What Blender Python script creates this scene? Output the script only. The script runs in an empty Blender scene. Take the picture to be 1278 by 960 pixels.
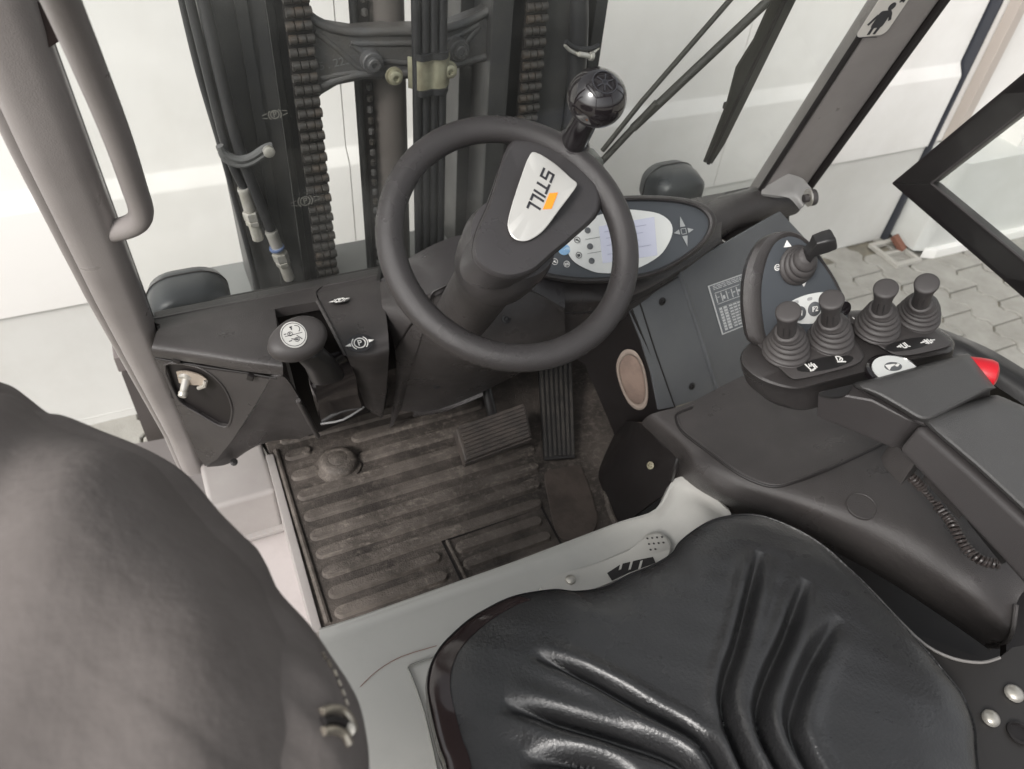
import bpy, bmesh, math, random
from mathutils import Vector, Matrix
from mathutils.geometry import tessellate_polygon
random.seed(7)
S = bpy.context.scene
COL = S.collection
rad = math.radians

# ------------------------------------------------------------------ camera, light, exposure
W, H, FPX = 1278, 960, 960.0
YAW, PITCH, ROLL = rad(28.5), rad(44.0), rad(-5.8)
CAM = Vector((0, 0, 1.42))
cf = Vector((math.sin(YAW)*math.cos(PITCH), math.cos(YAW)*math.cos(PITCH), -math.sin(PITCH)))
r0 = Vector((math.cos(YAW), -math.sin(YAW), 0)); d0 = cf.cross(r0)
cr = r0*math.cos(ROLL) + d0*math.sin(ROLL); cd = cf.cross(cr)
cam_d = bpy.data.cameras.new('camera'); cam = bpy.data.objects.new('camera', cam_d); COL.objects.link(cam)
cam.matrix_world = Matrix(((cr.x, -cd.x, -cf.x, 0), (cr.y, -cd.y, -cf.y, 0), (cr.z, -cd.z, -cf.z, CAM.z), (0, 0, 0, 1)))
cam_d.sensor_width = 36; cam_d.lens = 36*FPX/W; cam_d.clip_start = .02; cam_d.clip_end = 200
cam_d.dof.use_dof = True; cam_d.dof.focus_distance = 1.22; cam_d.dof.aperture_fstop = 5.5
S.camera = cam
world = bpy.data.worlds.new('World'); S.world = world; world.use_nodes = True
wn = world.node_tree; bg = wn.nodes['Background']
sky = wn.nodes.new('ShaderNodeTexSky'); sky.sky_type = 'NISHITA'; sky.sun_disc = False
SUN_EL, SUN_ROT = rad(40), rad(238)     # rotation measured clockwise from +Y
sky.sun_elevation = SUN_EL; sky.sun_rotation = SUN_ROT; sky.air_density = 1.0; sky.dust_density = 4.0
hs = wn.nodes.new('ShaderNodeHueSaturation'); hs.inputs['Saturation'].default_value = .12
wn.links.new(sky.outputs[0], hs.inputs['Color']); wn.links.new(hs.outputs[0], bg.inputs['Color'])
bg.inputs['Strength'].default_value = .13
sd = bpy.data.lights.new('sun', 'SUN'); sd.energy = 1.25; sd.angle = rad(14); sd.color = (1, .95, .9)
so = bpy.data.objects.new('sun', sd); COL.objects.link(so)
sv = Vector((math.sin(SUN_ROT)*math.cos(SUN_EL), math.cos(SUN_ROT)*math.cos(SUN_EL), math.sin(SUN_EL)))
so.rotation_euler = sv.to_track_quat('Z', 'Y').to_euler(); so.location = (-3, -5, 8)
S.view_settings.view_transform = 'Standard'; S.view_settings.look = 'None'
S.view_settings.exposure = 0.80; S.view_settings.gamma = 1
S.render.resolution_x = 1024; S.render.resolution_y = 769

# ------------------------------------------------------------------ unprojection onto real planes
def ray(px, py): return cr*((px-W/2)/FPX) + cd*((py-H/2)/FPX) + cf
def A(px, py, z): d = ray(px, py); return CAM + d*((z-CAM.z)/d.z)
def AY(px, py, y): d = ray(px, py); return CAM + d*(y/d.y)
def AX(px, py, x): d = ray(px, py); return CAM + d*(x/d.x)
def AP(px, py, P, n): d = ray(px, py); return CAM + d*((P-CAM).dot(n)/d.dot(n))
def plane3(a, b, c):
    a, b, c = A(*a), A(*b), A(*c); n = (b-a).cross(c-a).normalized()
    if n.dot(CAM-a) < 0: n = -n
    return a, n
def L(seq): return [A(*q) for q in seq]

# ------------------------------------------------------------------ materials
MATS = {}
def mat(name, col, rough=.5, metal=0, bump=0, bscale=300, col2=None, nscale=8, mixlo=.4, mixhi=.6, spec=.5, coat=0, stretch=None, vor=False, wear=0):
    if name in MATS: return MATS[name]
    m = bpy.data.materials.new(name); m.use_nodes = True; nt = m.node_tree; b = nt.nodes['Principled BSDF']
    b.inputs['Base Color'].default_value = (*col, 1); b.inputs['Roughness'].default_value = rough
    b.inputs['Metallic'].default_value = metal; b.inputs['Specular IOR Level'].default_value = spec
    b.inputs['Coat Weight'].default_value = coat; b.inputs['Coat Roughness'].default_value = .1
    tc = nt.nodes.new('ShaderNodeTexCoord'); mp = nt.nodes.new('ShaderNodeMapping')
    geo = nt.nodes.new('ShaderNodeNewGeometry')
    nt.links.new(geo.outputs['Position'], mp.inputs['Vector'])
    if stretch: mp.inputs['Scale'].default_value = stretch
    if col2:
        n = nt.nodes.new('ShaderNodeTexNoise'); n.inputs['Scale'].default_value = nscale; n.inputs['Detail'].default_value = 8; n.inputs['Roughness'].default_value = .65
        nt.links.new(mp.outputs[0], n.inputs['Vector'])
        r = nt.nodes.new('ShaderNodeValToRGB'); r.color_ramp.elements[0].position = mixlo; r.color_ramp.elements[1].position = mixhi
        r.color_ramp.elements[0].color = (*col, 1); r.color_ramp.elements[1].color = (*col2, 1)
        nt.links.new(n.outputs['Fac'], r.inputs['Fac']); nt.links.new(r.outputs[0], b.inputs['Base Color'])
    # uneven gloss from handling
    n3 = nt.nodes.new('ShaderNodeTexNoise'); n3.inputs['Scale'].default_value = 14; n3.inputs['Detail'].default_value = 6
    nt.links.new(geo.outputs['Position'], n3.inputs['Vector'])
    mr = nt.nodes.new('ShaderNodeMapRange'); mr.inputs['From Min'].default_value = .3; mr.inputs['From Max'].default_value = .7
    mr.inputs['To Min'].default_value = max(.03, rough-.07-wear); mr.inputs['To Max'].default_value = min(1, rough+.07+wear)
    nt.links.new(n3.outputs['Fac'], mr.inputs['Value']); nt.links.new(mr.outputs[0], b.inputs['Roughness'])
    if bump:
        if vor:
            t = nt.nodes.new('ShaderNodeTexVoronoi'); t.feature = 'DISTANCE_TO_EDGE'; t.inputs['Scale'].default_value = bscale; o = t.outputs['Distance']
        else:
            t = nt.nodes.new('ShaderNodeTexNoise'); t.inputs['Scale'].default_value = bscale; t.inputs['Detail'].default_value = 3; o = t.outputs['Fac']
        nt.links.new(geo.outputs['Position'] if not stretch else mp.outputs[0], t.inputs['Vector'])
        bp = nt.nodes.new('ShaderNodeBump'); bp.inputs['Strength'].default_value = bump; bp.inputs['Distance'].default_value = .002
        nt.links.new(o, bp.inputs['Height']); nt.links.new(bp.outputs[0], b.inputs['Normal'])
    MATS[name] = m; return m

PLA = mat('dark_plastic', (.038, .0345, .034),   .36, bump=.5, bscale=800, col2=(.050, .0455, .0445), nscale=6, wear=.05)
PLAD = mat('black_plastic', (.018, .017, .017), .38, bump=.12, bscale=900)
RIMM = mat('wheel_plastic', (.033, .030, .030), .34, bump=.45, bscale=900, wear=.05)
HUBM = mat('hub_plastic', (.045, .042, .043), .33, bump=.15, bscale=900, wear=.05)
GLOSS = mat('gloss_black', (.012, .010, .011), .08, coat=.6, wear=.02)
RUB = mat('soft_rubber', (.050, .045, .044), .55, bump=.15, bscale=700)
FACE = mat('panel_face_grey', (.060, .066, .074), .45, bump=.05, bscale=900)
METG = mat('blue_grey_painted_metal', (.085, .090, .098), .42, bump=.1, bscale=700, col2=(.10, .105, .11), nscale=4)
PILL = mat('pillar_paint', (.215, .197, .190), .34, bump=.2, bscale=500, col2=(.25, .23, .222), nscale=4)
SILL = mat('sill_paint', (.30, .275, .265), .4, bump=.06, bscale=400, col2=(.36, .34, .325), nscale=3, mixlo=.45, mixhi=.7)
BASEM = mat('seat_base_paint', (.44, .435, .41), .42, bump=.05, bscale=500, col2=(.38, .375, .355), nscale=6, mixlo=.5, mixhi=.8)
CAST = mat('cast_handle', (.46, .45, .42), .45, bump=.2, bscale=500)
LEA = mat('black_leatherette', (.022, .022, .023), .31, bump=.65, bscale=240, wear=.04, coat=.6)
LEA.node_tree.nodes['Principled BSDF'].inputs['Coat Roughness'].default_value = .36
FAB = mat('jacket_fabric', (.135, .120, .113), .95, bump=.7, bscale=70, col2=(.162, .145, .137), nscale=6, spec=.2)
ZIP = mat('zip_metal', (.55, .50, .42), .3, metal=.8)
STEEL = mat('zinc_steel', (.55, .53, .50), .32, metal=.55, col2=(.45, .43, .38), nscale=40)
GOLDZ = mat('yellow_zinc', (.30, .29, .21), .45, metal=.3, col2=(.22, .20, .14), nscale=30)
IRON = mat('mast_paint', (.033, .033, .035), .42, bump=.25, bscale=300, col2=(.046, .045, .044), nscale=9)
IRONC = mat('cast_iron_paint', (.066, .066, .069), .45, bump=.6, bscale=260, col2=(.075, .07, .066), nscale=12)
CHAIN = mat('greased_chain', (.055, .051, .048), .28, metal=.3, col2=(.12, .085, .06), nscale=25, mixlo=.5, mixhi=.8)
HOSE = mat('hose_rubber', (.022, .022, .024), .42, bump=.2, bscale=500)
WALLM = mat('white_panel', (.76, .745, .72), .45, bump=.15, bscale=6, col2=(.66, .64, .605), nscale=2.2, mixlo=.45, mixhi=.85)
SKIRT = mat('grey_white_skirt', (.62, .615, .59), .6, bump=.1, bscale=40, col2=(.54, .53, .50), nscale=2.2, mixlo=.4, mixhi=.75)
CONT = mat('pale_grey_sheet', (.60, .61, .59), .45, col2=(.54, .545, .52), nscale=2)
PAV = mat('concrete_paver', (.345, .335, .305), .85, bump=.7, bscale=250, col2=(.25, .24, .215), nscale=7, mixlo=.35, mixhi=.7)
JOINT = mat('joint_sand', (.15, .14, .115), .95, bump=.8, bscale=200, col2=(.20, .18, .14), nscale=20)
WHITE = mat('white_print', (.78, .77, .74), .5)
SILV = mat('silver_badge', (.62, .61, .58), .38, metal=.35, bump=.03, bscale=900)
DARKP = mat('dark_print', (.03, .03, .035), .5)
ORAN = mat('orange_print', (.9, .30, .03), .45)
BLUE = mat('blue_print', (.10, .33, .62), .45)
PANW = mat('oval_panel_white', (.66, .67, .65), .45)
BTN = mat('grey_button', (.11, .115, .12), .45)
RED = mat('red_plastic', (.55, .012, .022), .35)
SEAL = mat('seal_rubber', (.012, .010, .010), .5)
DOORM = mat('door_frame_black', (.012, .010, .0105), .38, bump=.15, bscale=700)
NAVY = mat('navy_strip', (.03, .033, .042), .5)
BRICKM = mat('red_brick_piece', (.17, .075, .05), .85, bump=.6, bscale=200)
WOOD = mat('vent_pad', (.26, .19, .155), .8, bump=.5, bscale=180, col2=(.20, .145, .12), nscale=18)
VRING = mat('beige_ring', (.34, .28, .24), .55)
MUD = mat('grey_fender', (.17, .155, .15), .6, bump=.3, bscale=250)
LABEL = mat('plate_grey_print', (.33, .34, .34), .5, col2=(.13, .14, .15), nscale=260, mixlo=.45, mixhi=.52, stretch=(1, 1, 1))
BLADE = mat('wiper_rubber', (.045, .043, .038), .55)
def worn_rubber(name, dark, light, dust, lo, hi):
    m = mat(name, dark, .66, bump=.9, bscale=300, spec=.35); nt = m.node_tree; b = nt.nodes['Principled BSDF']
    geo = nt.nodes.new('ShaderNodeNewGeometry')
    def noise(scale, detail, st, rough=.65):
        mp = nt.nodes.new('ShaderNodeMapping'); mp.inputs['Scale'].default_value = st; nt.links.new(geo.outputs['Position'], mp.inputs['Vector'])
        n = nt.nodes.new('ShaderNodeTexNoise'); n.inputs['Scale'].default_value = scale; n.inputs['Detail'].default_value = detail; n.inputs['Roughness'].default_value = rough
        nt.links.new(mp.outputs[0], n.inputs['Vector']); return n.outputs['Fac']
    def ramp(f, a, c, ca, cb):
        r = nt.nodes.new('ShaderNodeValToRGB'); r.color_ramp.elements[0].position = a; r.color_ramp.elements[1].position = c
        r.color_ramp.elements[0].color = (*ca, 1); r.color_ramp.elements[1].color = (*cb, 1); nt.links.new(f, r.inputs['Fac']); return r.outputs[0]
    def mix(f, a, c):
        x = nt.nodes.new('ShaderNodeMix'); x.data_type = 'RGBA'; nt.links.new(f, x.inputs[0]); nt.links.new(a, x.inputs[6]); nt.links.new(c, x.inputs[7]); return x.outputs[2]
    base = ramp(noise(7, 9, (1, 1, 1)), lo, hi, dark, light)
    du = ramp(noise(70, 6, (1, 1, 1), .75), .50, .72, (0, 0, 0), (1, 1, 1)); sc = ramp(noise(22, 5, (1, 7, 1), .7), .56, .70, (0, 0, 0), (1, 1, 1))
    big = ramp(noise(4.5, 4, (1, 1, 1)), .42, .62, (.15, .15, .15), (.8, .8, .8))
    k = nt.nodes.new('ShaderNodeMix'); k.data_type = 'RGBA'; k.blend_type = 'MULTIPLY'; k.inputs[0].default_value = 1; nt.links.new(du, k.inputs[6]); nt.links.new(big, k.inputs[7])
    k2 = nt.nodes.new('ShaderNodeMix'); k2.data_type = 'RGBA'; k2.blend_type = 'MULTIPLY'; k2.inputs[0].default_value = 1; nt.links.new(sc, k2.inputs[6]); nt.links.new(big, k2.inputs[7])
    dc = nt.nodes.new('ShaderNodeRGB'); dc.outputs[0].default_value = (*dust, 1)
    c1 = mix(k.outputs[2], base, dc.outputs[0]); c2 = mix(k2.outputs[2], c1, dc.outputs[0])
    nt.links.new(c2, b.inputs['Base Color']); return m
FLR = worn_rubber('dirty_floor_rubber', (.034, .029, .026), (.098, .083, .073), (.20, .175, .15), .38, .66)
FLR2 = worn_rubber('worn_rib_rubber', (.056, .048, .042), (.135, .116, .102), (.27, .235, .205), .36, .64)
PEDB = mat('pedal_black', (.030, .028, .027), .5, bump=.3, bscale=300, col2=(.05, .045, .04), nscale=20)
PEDM = mat('pedal_rubber', (.050, .043, .039), .6, bump=.5, bscale=200, col2=(.10, .082, .070), nscale=22, mixlo=.4, mixhi=.75)
def lcd():
    m = bpy.data.materials.new('lcd_screen'); m.use_nodes = True; b = m.node_tree.nodes['Principled BSDF']
    b.inputs['Base Color'].default_value = (.50, .51, .60, 1); b.inputs['Roughness'].default_value = .15
    b.inputs['Emission Color'].default_value = (.66, .68, .80, 1); b.inputs['Emission Strength'].default_value = .08
    return m
LCD = lcd()
def glass():
    m = bpy.data.materials.new('window_glass'); m.use_nodes = True; nt = m.node_tree
    for n in list(nt.nodes):
        if n.type == 'BSDF_PRINCIPLED': nt.nodes.remove(n)
    out = [n for n in nt.nodes if n.type == 'OUTPUT_MATERIAL'][0]
    tr = nt.nodes.new('ShaderNodeBsdfTransparent'); tr.inputs[0].default_value = (.97, .98, .972, 1)
    gl = nt.nodes.new('ShaderNodeBsdfGlossy'); gl.inputs['Roughness'].default_value = .02
    df = nt.nodes.new('ShaderNodeBsdfDiffuse'); df.inputs[0].default_value = (.55, .55, .52, 1)
    lw_ = nt.nodes.new('ShaderNodeLayerWeight'); lw_.inputs[0].default_value = .5
    pw = nt.nodes.new('ShaderNodeMath'); pw.operation = 'POWER'; nt.links.new(lw_.outputs['Facing'], pw.inputs[0]); pw.inputs[1].default_value = 4.5
    fr = nt.nodes.new('ShaderNodeMath'); fr.operation = 'MULTIPLY_ADD'; nt.links.new(pw.outputs[0], fr.inputs[0]); fr.inputs[1].default_value = .6; fr.inputs[2].default_value = .012
    mx = nt.nodes.new('ShaderNodeMixShader'); nt.links.new(fr.outputs[0], mx.inputs[0]); nt.links.new(tr.outputs[0], mx.inputs[1]); nt.links.new(gl.outputs[0], mx.inputs[2])
    g = nt.nodes.new('ShaderNodeNewGeometry'); n1 = nt.nodes.new('ShaderNodeTexNoise'); n1.inputs['Scale'].default_value = 3.2; n1.inputs['Detail'].default_value = 7
    nt.links.new(g.outputs['Position'], n1.inputs['Vector'])
    mr = nt.nodes.new('ShaderNodeMapRange'); mr.inputs[1].default_value = .42; mr.inputs[2].default_value = .75; mr.inputs[3].default_value = .015; mr.inputs[4].default_value = .10
    nt.links.new(n1.outputs[0], mr.inputs[0])
    m2 = nt.nodes.new('ShaderNodeMixShader'); nt.links.new(mr.outputs[0], m2.inputs[0]); nt.links.new(mx.outputs[0], m2.inputs[1]); nt.links.new(df.outputs[0], m2.inputs[2])
    nt.links.new(m2.outputs[0], out.inputs[0]); return m
GLASS = glass()

# ------------------------------------------------------------------ object helpers
WL = {}
def wloc(o): return WL[o.name]
def thing(name, label, cat, loc, group=None):
    o = bpy.data.objects.new(name, None); COL.objects.link(o); o.location = loc; o.empty_display_size = .05
    o['label'] = label; o['category'] = cat
    if group: o['group'] = group
    WL[o.name] = Vector(loc); return o
def tag(o, label, cat, group=None):
    o['label'] = label; o['category'] = cat
    if group: o['group'] = group
    return o
def obj(name, verts, faces, m, parent=None, smooth=True, angle=40, label=None, kind=None, wn_=False):
    c = Vector((0, 0, 0))
    for v in verts: c += Vector(v)
    c /= max(1, len(verts))
    me = bpy.data.meshes.new(name); me.from_pydata([tuple(Vector(v)-c) for v in verts], [], faces)
    bm = bmesh.new(); bm.from_mesh(me); bmesh.ops.recalc_face_normals(bm, faces=bm.faces); bm.to_mesh(me); bm.free()
    me.materials.append(m)
    if smooth: me.shade_smooth(); me.set_sharp_from_angle(angle=rad(angle))
    o = bpy.data.objects.new(name, me); COL.objects.link(o)
    base = wloc(parent) if parent else Vector((0, 0, 0))
    o.location = c-base
    if parent: o.parent = parent
    WL[o.name] = c
    if label: o['label'] = label
    if kind: o['kind'] = kind
    if wn_:
        w = o.modifiers.new('wn', 'WEIGHTED_NORMAL'); w.keep_sharp = True
    return o
def bmobj(name, bm, m, parent=None, bevel=0, seg=2, smooth=True, angle=40, **k):
    if bevel:
        bmesh.ops.recalc_face_normals(bm, faces=bm.faces)
        es = [e for e in bm.edges if len(e.link_faces) == 2 and e.calc_face_angle(0) > rad(25)]
        try: bmesh.ops.bevel(bm, geom=es, offset=bevel, segments=seg, affect='EDGES', clamp_overlap=True, profile=.6)
        except Exception: pass
    bm.verts.index_update()
    vs = [v.co.copy() for v in bm.verts]; fs = [[v.index for v in f.verts] for f in bm.faces]; bm.free()
    return obj(name, vs, fs, m, parent, smooth, angle, wn_=bool(bevel), **k)
def prism(name, pts, vec, m, parent=None, bevel=.004, seg=2, **k):
    pts = [Vector(p) for p in pts]; vec = Vector(vec)
    bm = bmesh.new(); a = [bm.verts.new(p) for p in pts]; b = [bm.verts.new(p+vec) for p in pts]
    bm.faces.new(a); bm.faces.new(b[::-1]); n = len(pts)
    for i in range(n): bm.faces.new((a[i], b[i], b[(i+1) % n], a[(i+1) % n]))
    return bmobj(name, bm, m, parent, bevel, seg, **k)
def box(name, c, size, m, parent=None, bevel=.003, rot=None, seg=2, **k):
    bm = bmesh.new(); bmesh.ops.create_cube(bm, size=1)
    M = Matrix.Translation(Vector(c)) @ (rot.to_4x4() if rot else Matrix()) @ Matrix.Diagonal((*size, 1))
    bmesh.ops.transform(bm, matrix=M, verts=bm.verts)
    return bmobj(name, bm, m, parent, bevel, seg, **k)
def basis(n, x=None):
    n = Vector(n).normalized()
    if x is None: x = Vector((1, 0, 0)) if abs(n.x) < .9 else Vector((0, 1, 0))
    x = Vector(x); x = (x-n*x.dot(n)).normalized(); y = n.cross(x)
    return Matrix((x, y, n)).transposed()
def circ(c, n, r, seg=24, r2=None, x=None, ph=0):
    B = basis(n, x); r2 = r2 or r
    return [Vector(c)+B @ Vector((r*math.cos(t), r2*math.sin(t), 0)) for t in [2*math.pi*i/seg+ph for i in range(seg)]]
def loft(name, loops, m, parent=None, cap=True, closed=False, **k):
    n = len(loops[0]); vs = [Vector(v) for l in loops for v in l]; fs = []
    R = len(loops)
    for j in range(R if closed else R-1):
        for i in range(n):
            a, b = j*n, ((j+1) % R)*n
            fs.append((a+i, a+(i+1) % n, b+(i+1) % n, b+i))
    if cap and not closed: fs.append(tuple(range(n))[::-1]); fs.append(tuple((R-1)*n+i for i in range(n)))
    return obj(name, vs, fs, m, parent, **k)
def lathe(name, prof, o, ax, m, parent=None, seg=32, r2=1, x=None, **k):
    ax = Vector(ax).normalized()
    return loft(name, [circ(Vector(o)+ax*h, ax, max(r, 1e-4), seg, max(r, 1e-4)*r2, x) for r, h in prof], m, parent, **k)
def crom(pts, n=6, closed=False):
    pts = [Vector(p) for p in pts]; out = []; N = len(pts)
    rng = range(N if closed else N-1)
    for i in rng:
        g = (lambda j: pts[j % N]) if closed else (lambda j: pts[max(0, min(N-1, j))])
        p0, p1, p2, p3 = g(i-1), g(i), g(i+1), g(i+2)
        for k in range(n):
            t = k/n
            out.append(.5*((2*p1)+(-p0+p2)*t+(2*p0-5*p1+4*p2-p3)*t*t+(-p0+3*p1-3*p2+p3)*t**3))
    if not closed: out.append(pts[-1])
    return out
def tube_loops(path, r, seg=12, closed=False):
    N = len(path); loops = []; x = None
    for i, p in enumerate(path):
        if closed: t = path[(i+1) % N]-path[i-1]
        else: t = path[min(N-1, i+1)]-path[max(0, i-1)]
        t.normalize()
        if x is None: x = Vector((0, 0, 1)) if abs(t.z) < .9 else Vector((1, 0, 0))
        x = (x-t*x.dot(t)).normalized()
        rr = r[i] if isinstance(r, (list, tuple)) else r
        loops.append(circ(p, t, rr, seg, x=x))
    return loops
def tube(name, path, r, m, parent=None, seg=12, smoothn=0, closed=False, **k):
    path = [Vector(p) for p in path]
    if smoothn:
        if isinstance(r, (list, tuple)): r = [v.x for v in crom([Vector((q, 0, 0)) for q in r], smoothn, closed)]
        path = crom(path, smoothn, closed)
    return loft(name, tube_loops(path, r, seg, closed), m, parent, closed=closed, **k)
def patch(name, rows, m, parent=None, thick=.006, sub=5, tdir=None, **k):
    """solid curved sheet through a grid of world points"""
    g = [crom(r, sub) for r in rows]; cols = list(zip(*g)); cols = [crom(c, sub) for c in cols]; g = [list(r) for r in zip(*cols)]
    R, Cn = len(g), len(g[0])
    def nrm(i, j):
        a = g[min(R-1, i+1)][j]-g[max(0, i-1)][j]; b = g[i][min(Cn-1, j+1)]-g[i][max(0, j-1)]
        n = a.cross(b)
        if n.length < 1e-9: n = Vector((0, 0, 1))
        n.normalize(); 
        return n
    sg = 1 if nrm(R//2, Cn//2).dot(CAM-g[R//2][Cn//2]) > 0 else -1
    back = [[g[i][j]-(Vector(tdir) if tdir else nrm(i, j)*sg*thick) for j in range(Cn)] for i in range(R)]
    vs = [v for r in g for v in r]+[v for r in back for v in r]; o = R*Cn; fs = []
    for i in range(R-1):
        for j in range(Cn-1):
            a = i*Cn+j; fs.append((a, a+1, a+Cn+1, a+Cn)); fs.append((o+a, o+a+Cn, o+a+Cn+1, o+a+1))
    def side(idx):
        for a, b in zip(idx, idx[1:]): fs.append((a, b, o+b, o+a))
    side([j for j in range(Cn)]); side([(R-1)*Cn+j for j in range(Cn)]); side([i*Cn for i in range(R)]); side([i*Cn+Cn-1 for i in range(R)])
    return obj(name, vs, fs, m, parent, **k)
def plate(name, outer, holes, m, thick, parent=None, n=None, **k):
    """flat sheet with holes, all loops on one plane; extruded by -n*thick"""
    loops = [[Vector(p) for p in outer]]+[[Vector(p) for p in h] for h in holes]
    flat = [p for l in loops for p in l]; tris = tessellate_polygon(loops)
    if n is None: n = (flat[1]-flat[0]).cross(flat[2]-flat[0]).normalized()
    N = len(flat); vs = flat+[p-n*thick for p in flat]
    fs = [tuple(t) for t in tris]+[tuple(N+i for i in t[::-1]) for t in tris]; s = 0
    for l in loops:
        q = len(l)
        for i in range(q): a, b = s+i, s+(i+1) % q; fs.append((a, b, N+b, N+a))
        s += q
    return obj(name, vs, fs, m, parent, **k)
class Fr:
    """a local frame on a surface for flat details"""
    def __init__(s, o, n, x): s.o = Vector(o); s.B = basis(n, x); s.n = s.B.col[2].copy()
    def p(s, x, y, z=0): return s.o+s.B @ Vector((x, y, z))
def flat(name, fr, pts, m, parent=None, t=.0008, z=0, **k):
    return prism(name, [fr.p(x, y, z) for x, y in pts], fr.n*t, m, parent, bevel=0, smooth=False, **k)
def multiflat(name, fr, polys, m, parent=None, t=.0006, z=0, **k):
    vs, fs = [], []
    for pts in polys:
        a = len(vs); n = len(pts)
        vs += [fr.p(x, y, z) for x, y in pts]+[fr.p(x, y, z+t) for x, y in pts]
        fs.append(tuple(range(a, a+n))[::-1]); fs.append(tuple(range(a+n, a+2*n)))
        for i in range(n): j = (i+1) % n; fs.append((a+i, a+j, a+n+j, a+n+i))
    return obj(name, vs, fs, m, parent, smooth=False, **k)
def ell(cx, cy, rx, ry=None, n=28, rot=0):
    ry = ry or rx; o = []
    for i in range(n):
        t = 2*math.pi*i/n; x, y = rx*math.cos(t), ry*math.sin(t)
        o.append((cx+x*math.cos(rot)-y*math.sin(rot), cy+x*math.sin(rot)+y*math.cos(rot)))
    return o
def ringq(cx, cy, r, w, n=24, a0=0, a1=2*math.pi, ry=None):
    ry = ry or r; q = []
    for i in range(n):
        t, u = a0+(a1-a0)*i/n, a0+(a1-a0)*(i+1)/n
        q.append([(cx+(r-w)*math.cos(t), cy+(ry-w)*math.sin(t)), (cx+r*math.cos(t), cy+ry*math.sin(t)), (cx+r*math.cos(u), cy+ry*math.sin(u)), (cx+(r-w)*math.cos(u), cy+(ry-w)*math.sin(u))])
    return q
def seg(x0, y0, x1, y1, w):
    dx, dy = x1-x0, y1-y0; l = math.hypot(dx, dy) or 1; nx, ny = -dy/l*w/2, dx/l*w/2
    return [(x0+nx, y0+ny), (x0-nx, y0-ny), (x1-nx, y1-ny), (x1+nx, y1+ny)]
def text(name, body, size, fr, cx, cy, m, parent=None, z=0, t=.0005, xs=1, bold=0, **k):
    cu = bpy.data.curves.new('tmp', 'FONT'); cu.body = body; cu.size = size; cu.align_x = 'CENTER'; cu.align_y = 'CENTER'
    cu.extrude = t/2; cu.resolution_u = 3; cu.offset = bold
    o = bpy.data.objects.new('tmp', cu); COL.objects.link(o)
    dg = bpy.context.evaluated_depsgraph_get(); me = o.evaluated_get(dg).to_mesh()
    vs = [fr.p(cx+v.co.x*xs, cy+v.co.y, z+t/2+v.co.z) for v in me.vertices]; fs = [tuple(p.vertices) for p in me.polygons]
    o.evaluated_get(dg).to_mesh_clear(); bpy.data.objects.remove(o); bpy.data.curves.remove(cu)
    return obj(name, vs, fs, m, parent, smooth=False, **k)
def rrect(cx, cy, w, h, r, n=5):
    o = []
    for sx, sy, a in ((1, 1, 0), (-1, 1, 90), (-1, -1, 180), (1, -1, 270)):
        for i in range(n+1):
            t = rad(a+90*i/n); o.append((cx+sx*(w/2-r)+r*math.cos(t), cy+sy*(h/2-r)+r*math.sin(t)))
    return o
def screw(p, n, r, m, parent, name='screw'):
    o = lathe(name, [(r*1.35, 0), (r*1.35, .0015), (r*.95, .002), (r*.9, .001), (r*.62, .0012), (r*.6, .0035), (r*.45, .004), (r*.42, .002), (.0005, .002)], p, n, m, parent, seg=18)
    return o

from mathutils.bvhtree import BVHTree
def hitter(o):
    w = WL[o.name]; bv = BVHTree.FromPolygons([v.co+w for v in o.data.vertices], [tuple(p.vertices) for p in o.data.polygons])
    def h(px, py, e=0):
        d = ray(px, py).normalized(); loc, n, i, dist = bv.ray_cast(CAM, d)
        if loc is None: loc, n, i, dist = bv.find_nearest(CAM+d*1.2); 
        if n.dot(d) > 0: n = -n
        return loc+n*e, n
    return h
# ================================================================== SETTING OUTSIDE
G = -.6
WY = 2.153
def sheet(name, x0, x1, y0, y1, z, m, kind='structure'):
    return obj(name, [(x0, y0, z), (x1, y0, z), (x1, y1, z), (x0, y1, z), (x0, y0, z-.05), (x1, y0, z-.05), (x1, y1, z-.05), (x0, y1, z-.05)],
               [(0, 1, 2, 3), (4, 7, 6, 5), (0, 4, 5, 1), (1, 5, 6, 2), (2, 6, 7, 3), (3, 7, 4, 0)], m, kind=kind, smooth=False)
gm = mat('yard_paving', (.30, .285, .25), .9, bump=.5, bscale=120, col2=(.24, .225, .195), nscale=5)
ground = sheet('ground', -30, 30, -30, 30, G-.06, gm)
pave = sheet('pavement', -2.2, 5.2, -.6, 2.6, G-.012, JOINT)
# interlocking pavers: straight long joints, stepped wavy short joints
def paver_mesh(Lx, Ly):
    def side(x, s):  # wavy edge, up in y
        k = .015; q = Ly/2; o = []
        for t in (-1, 0): o += [(x+k, t*q+.004), (x+k, t*q+.038), (x-k, t*q+.066), (x-k, t*q+.098), (x+k, t*q+q)][:4]
        o.append((x+k, Ly/2)); o[0] = (x+k, -Ly/2)
        return o
    j = .003
    R = [(a-j, b) for a, b in side(Lx/2, 1)]; Lf = [(a+j, b) for a, b in side(-Lx/2, 1)][::-1]
    pts = [(a, b*(1-2*j/Ly)) for a, b in R+Lf]
    bm = bmesh.new(); f = bm.faces.new([bm.verts.new((a, b, 0)) for a, b in pts])
    ret = bmesh.ops.extrude_face_region(bm, geom=[f]); vs = [g for g in ret['geom'] if isinstance(g, bmesh.types.BMVert)]
    bmesh.ops.translate(bm, verts=vs, vec=(0, 0, -.05)); bmesh.ops.recalc_face_normals(bm, faces=bm.faces)
    top = [e for e in bm.edges if all(abs(v.co.z) < 1e-6 for v in e.verts)]
    bmesh.ops.bevel(bm, geom=top, offset=.004, segments=1, affect='EDGES')
    me = bpy.data.meshes.new('paver'); bm.to_mesh(me); bm.free(); me.materials.append(PAV); return me
PLX, PLY = .18, .25
pm = paver_mesh(PLX, PLY)
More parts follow.
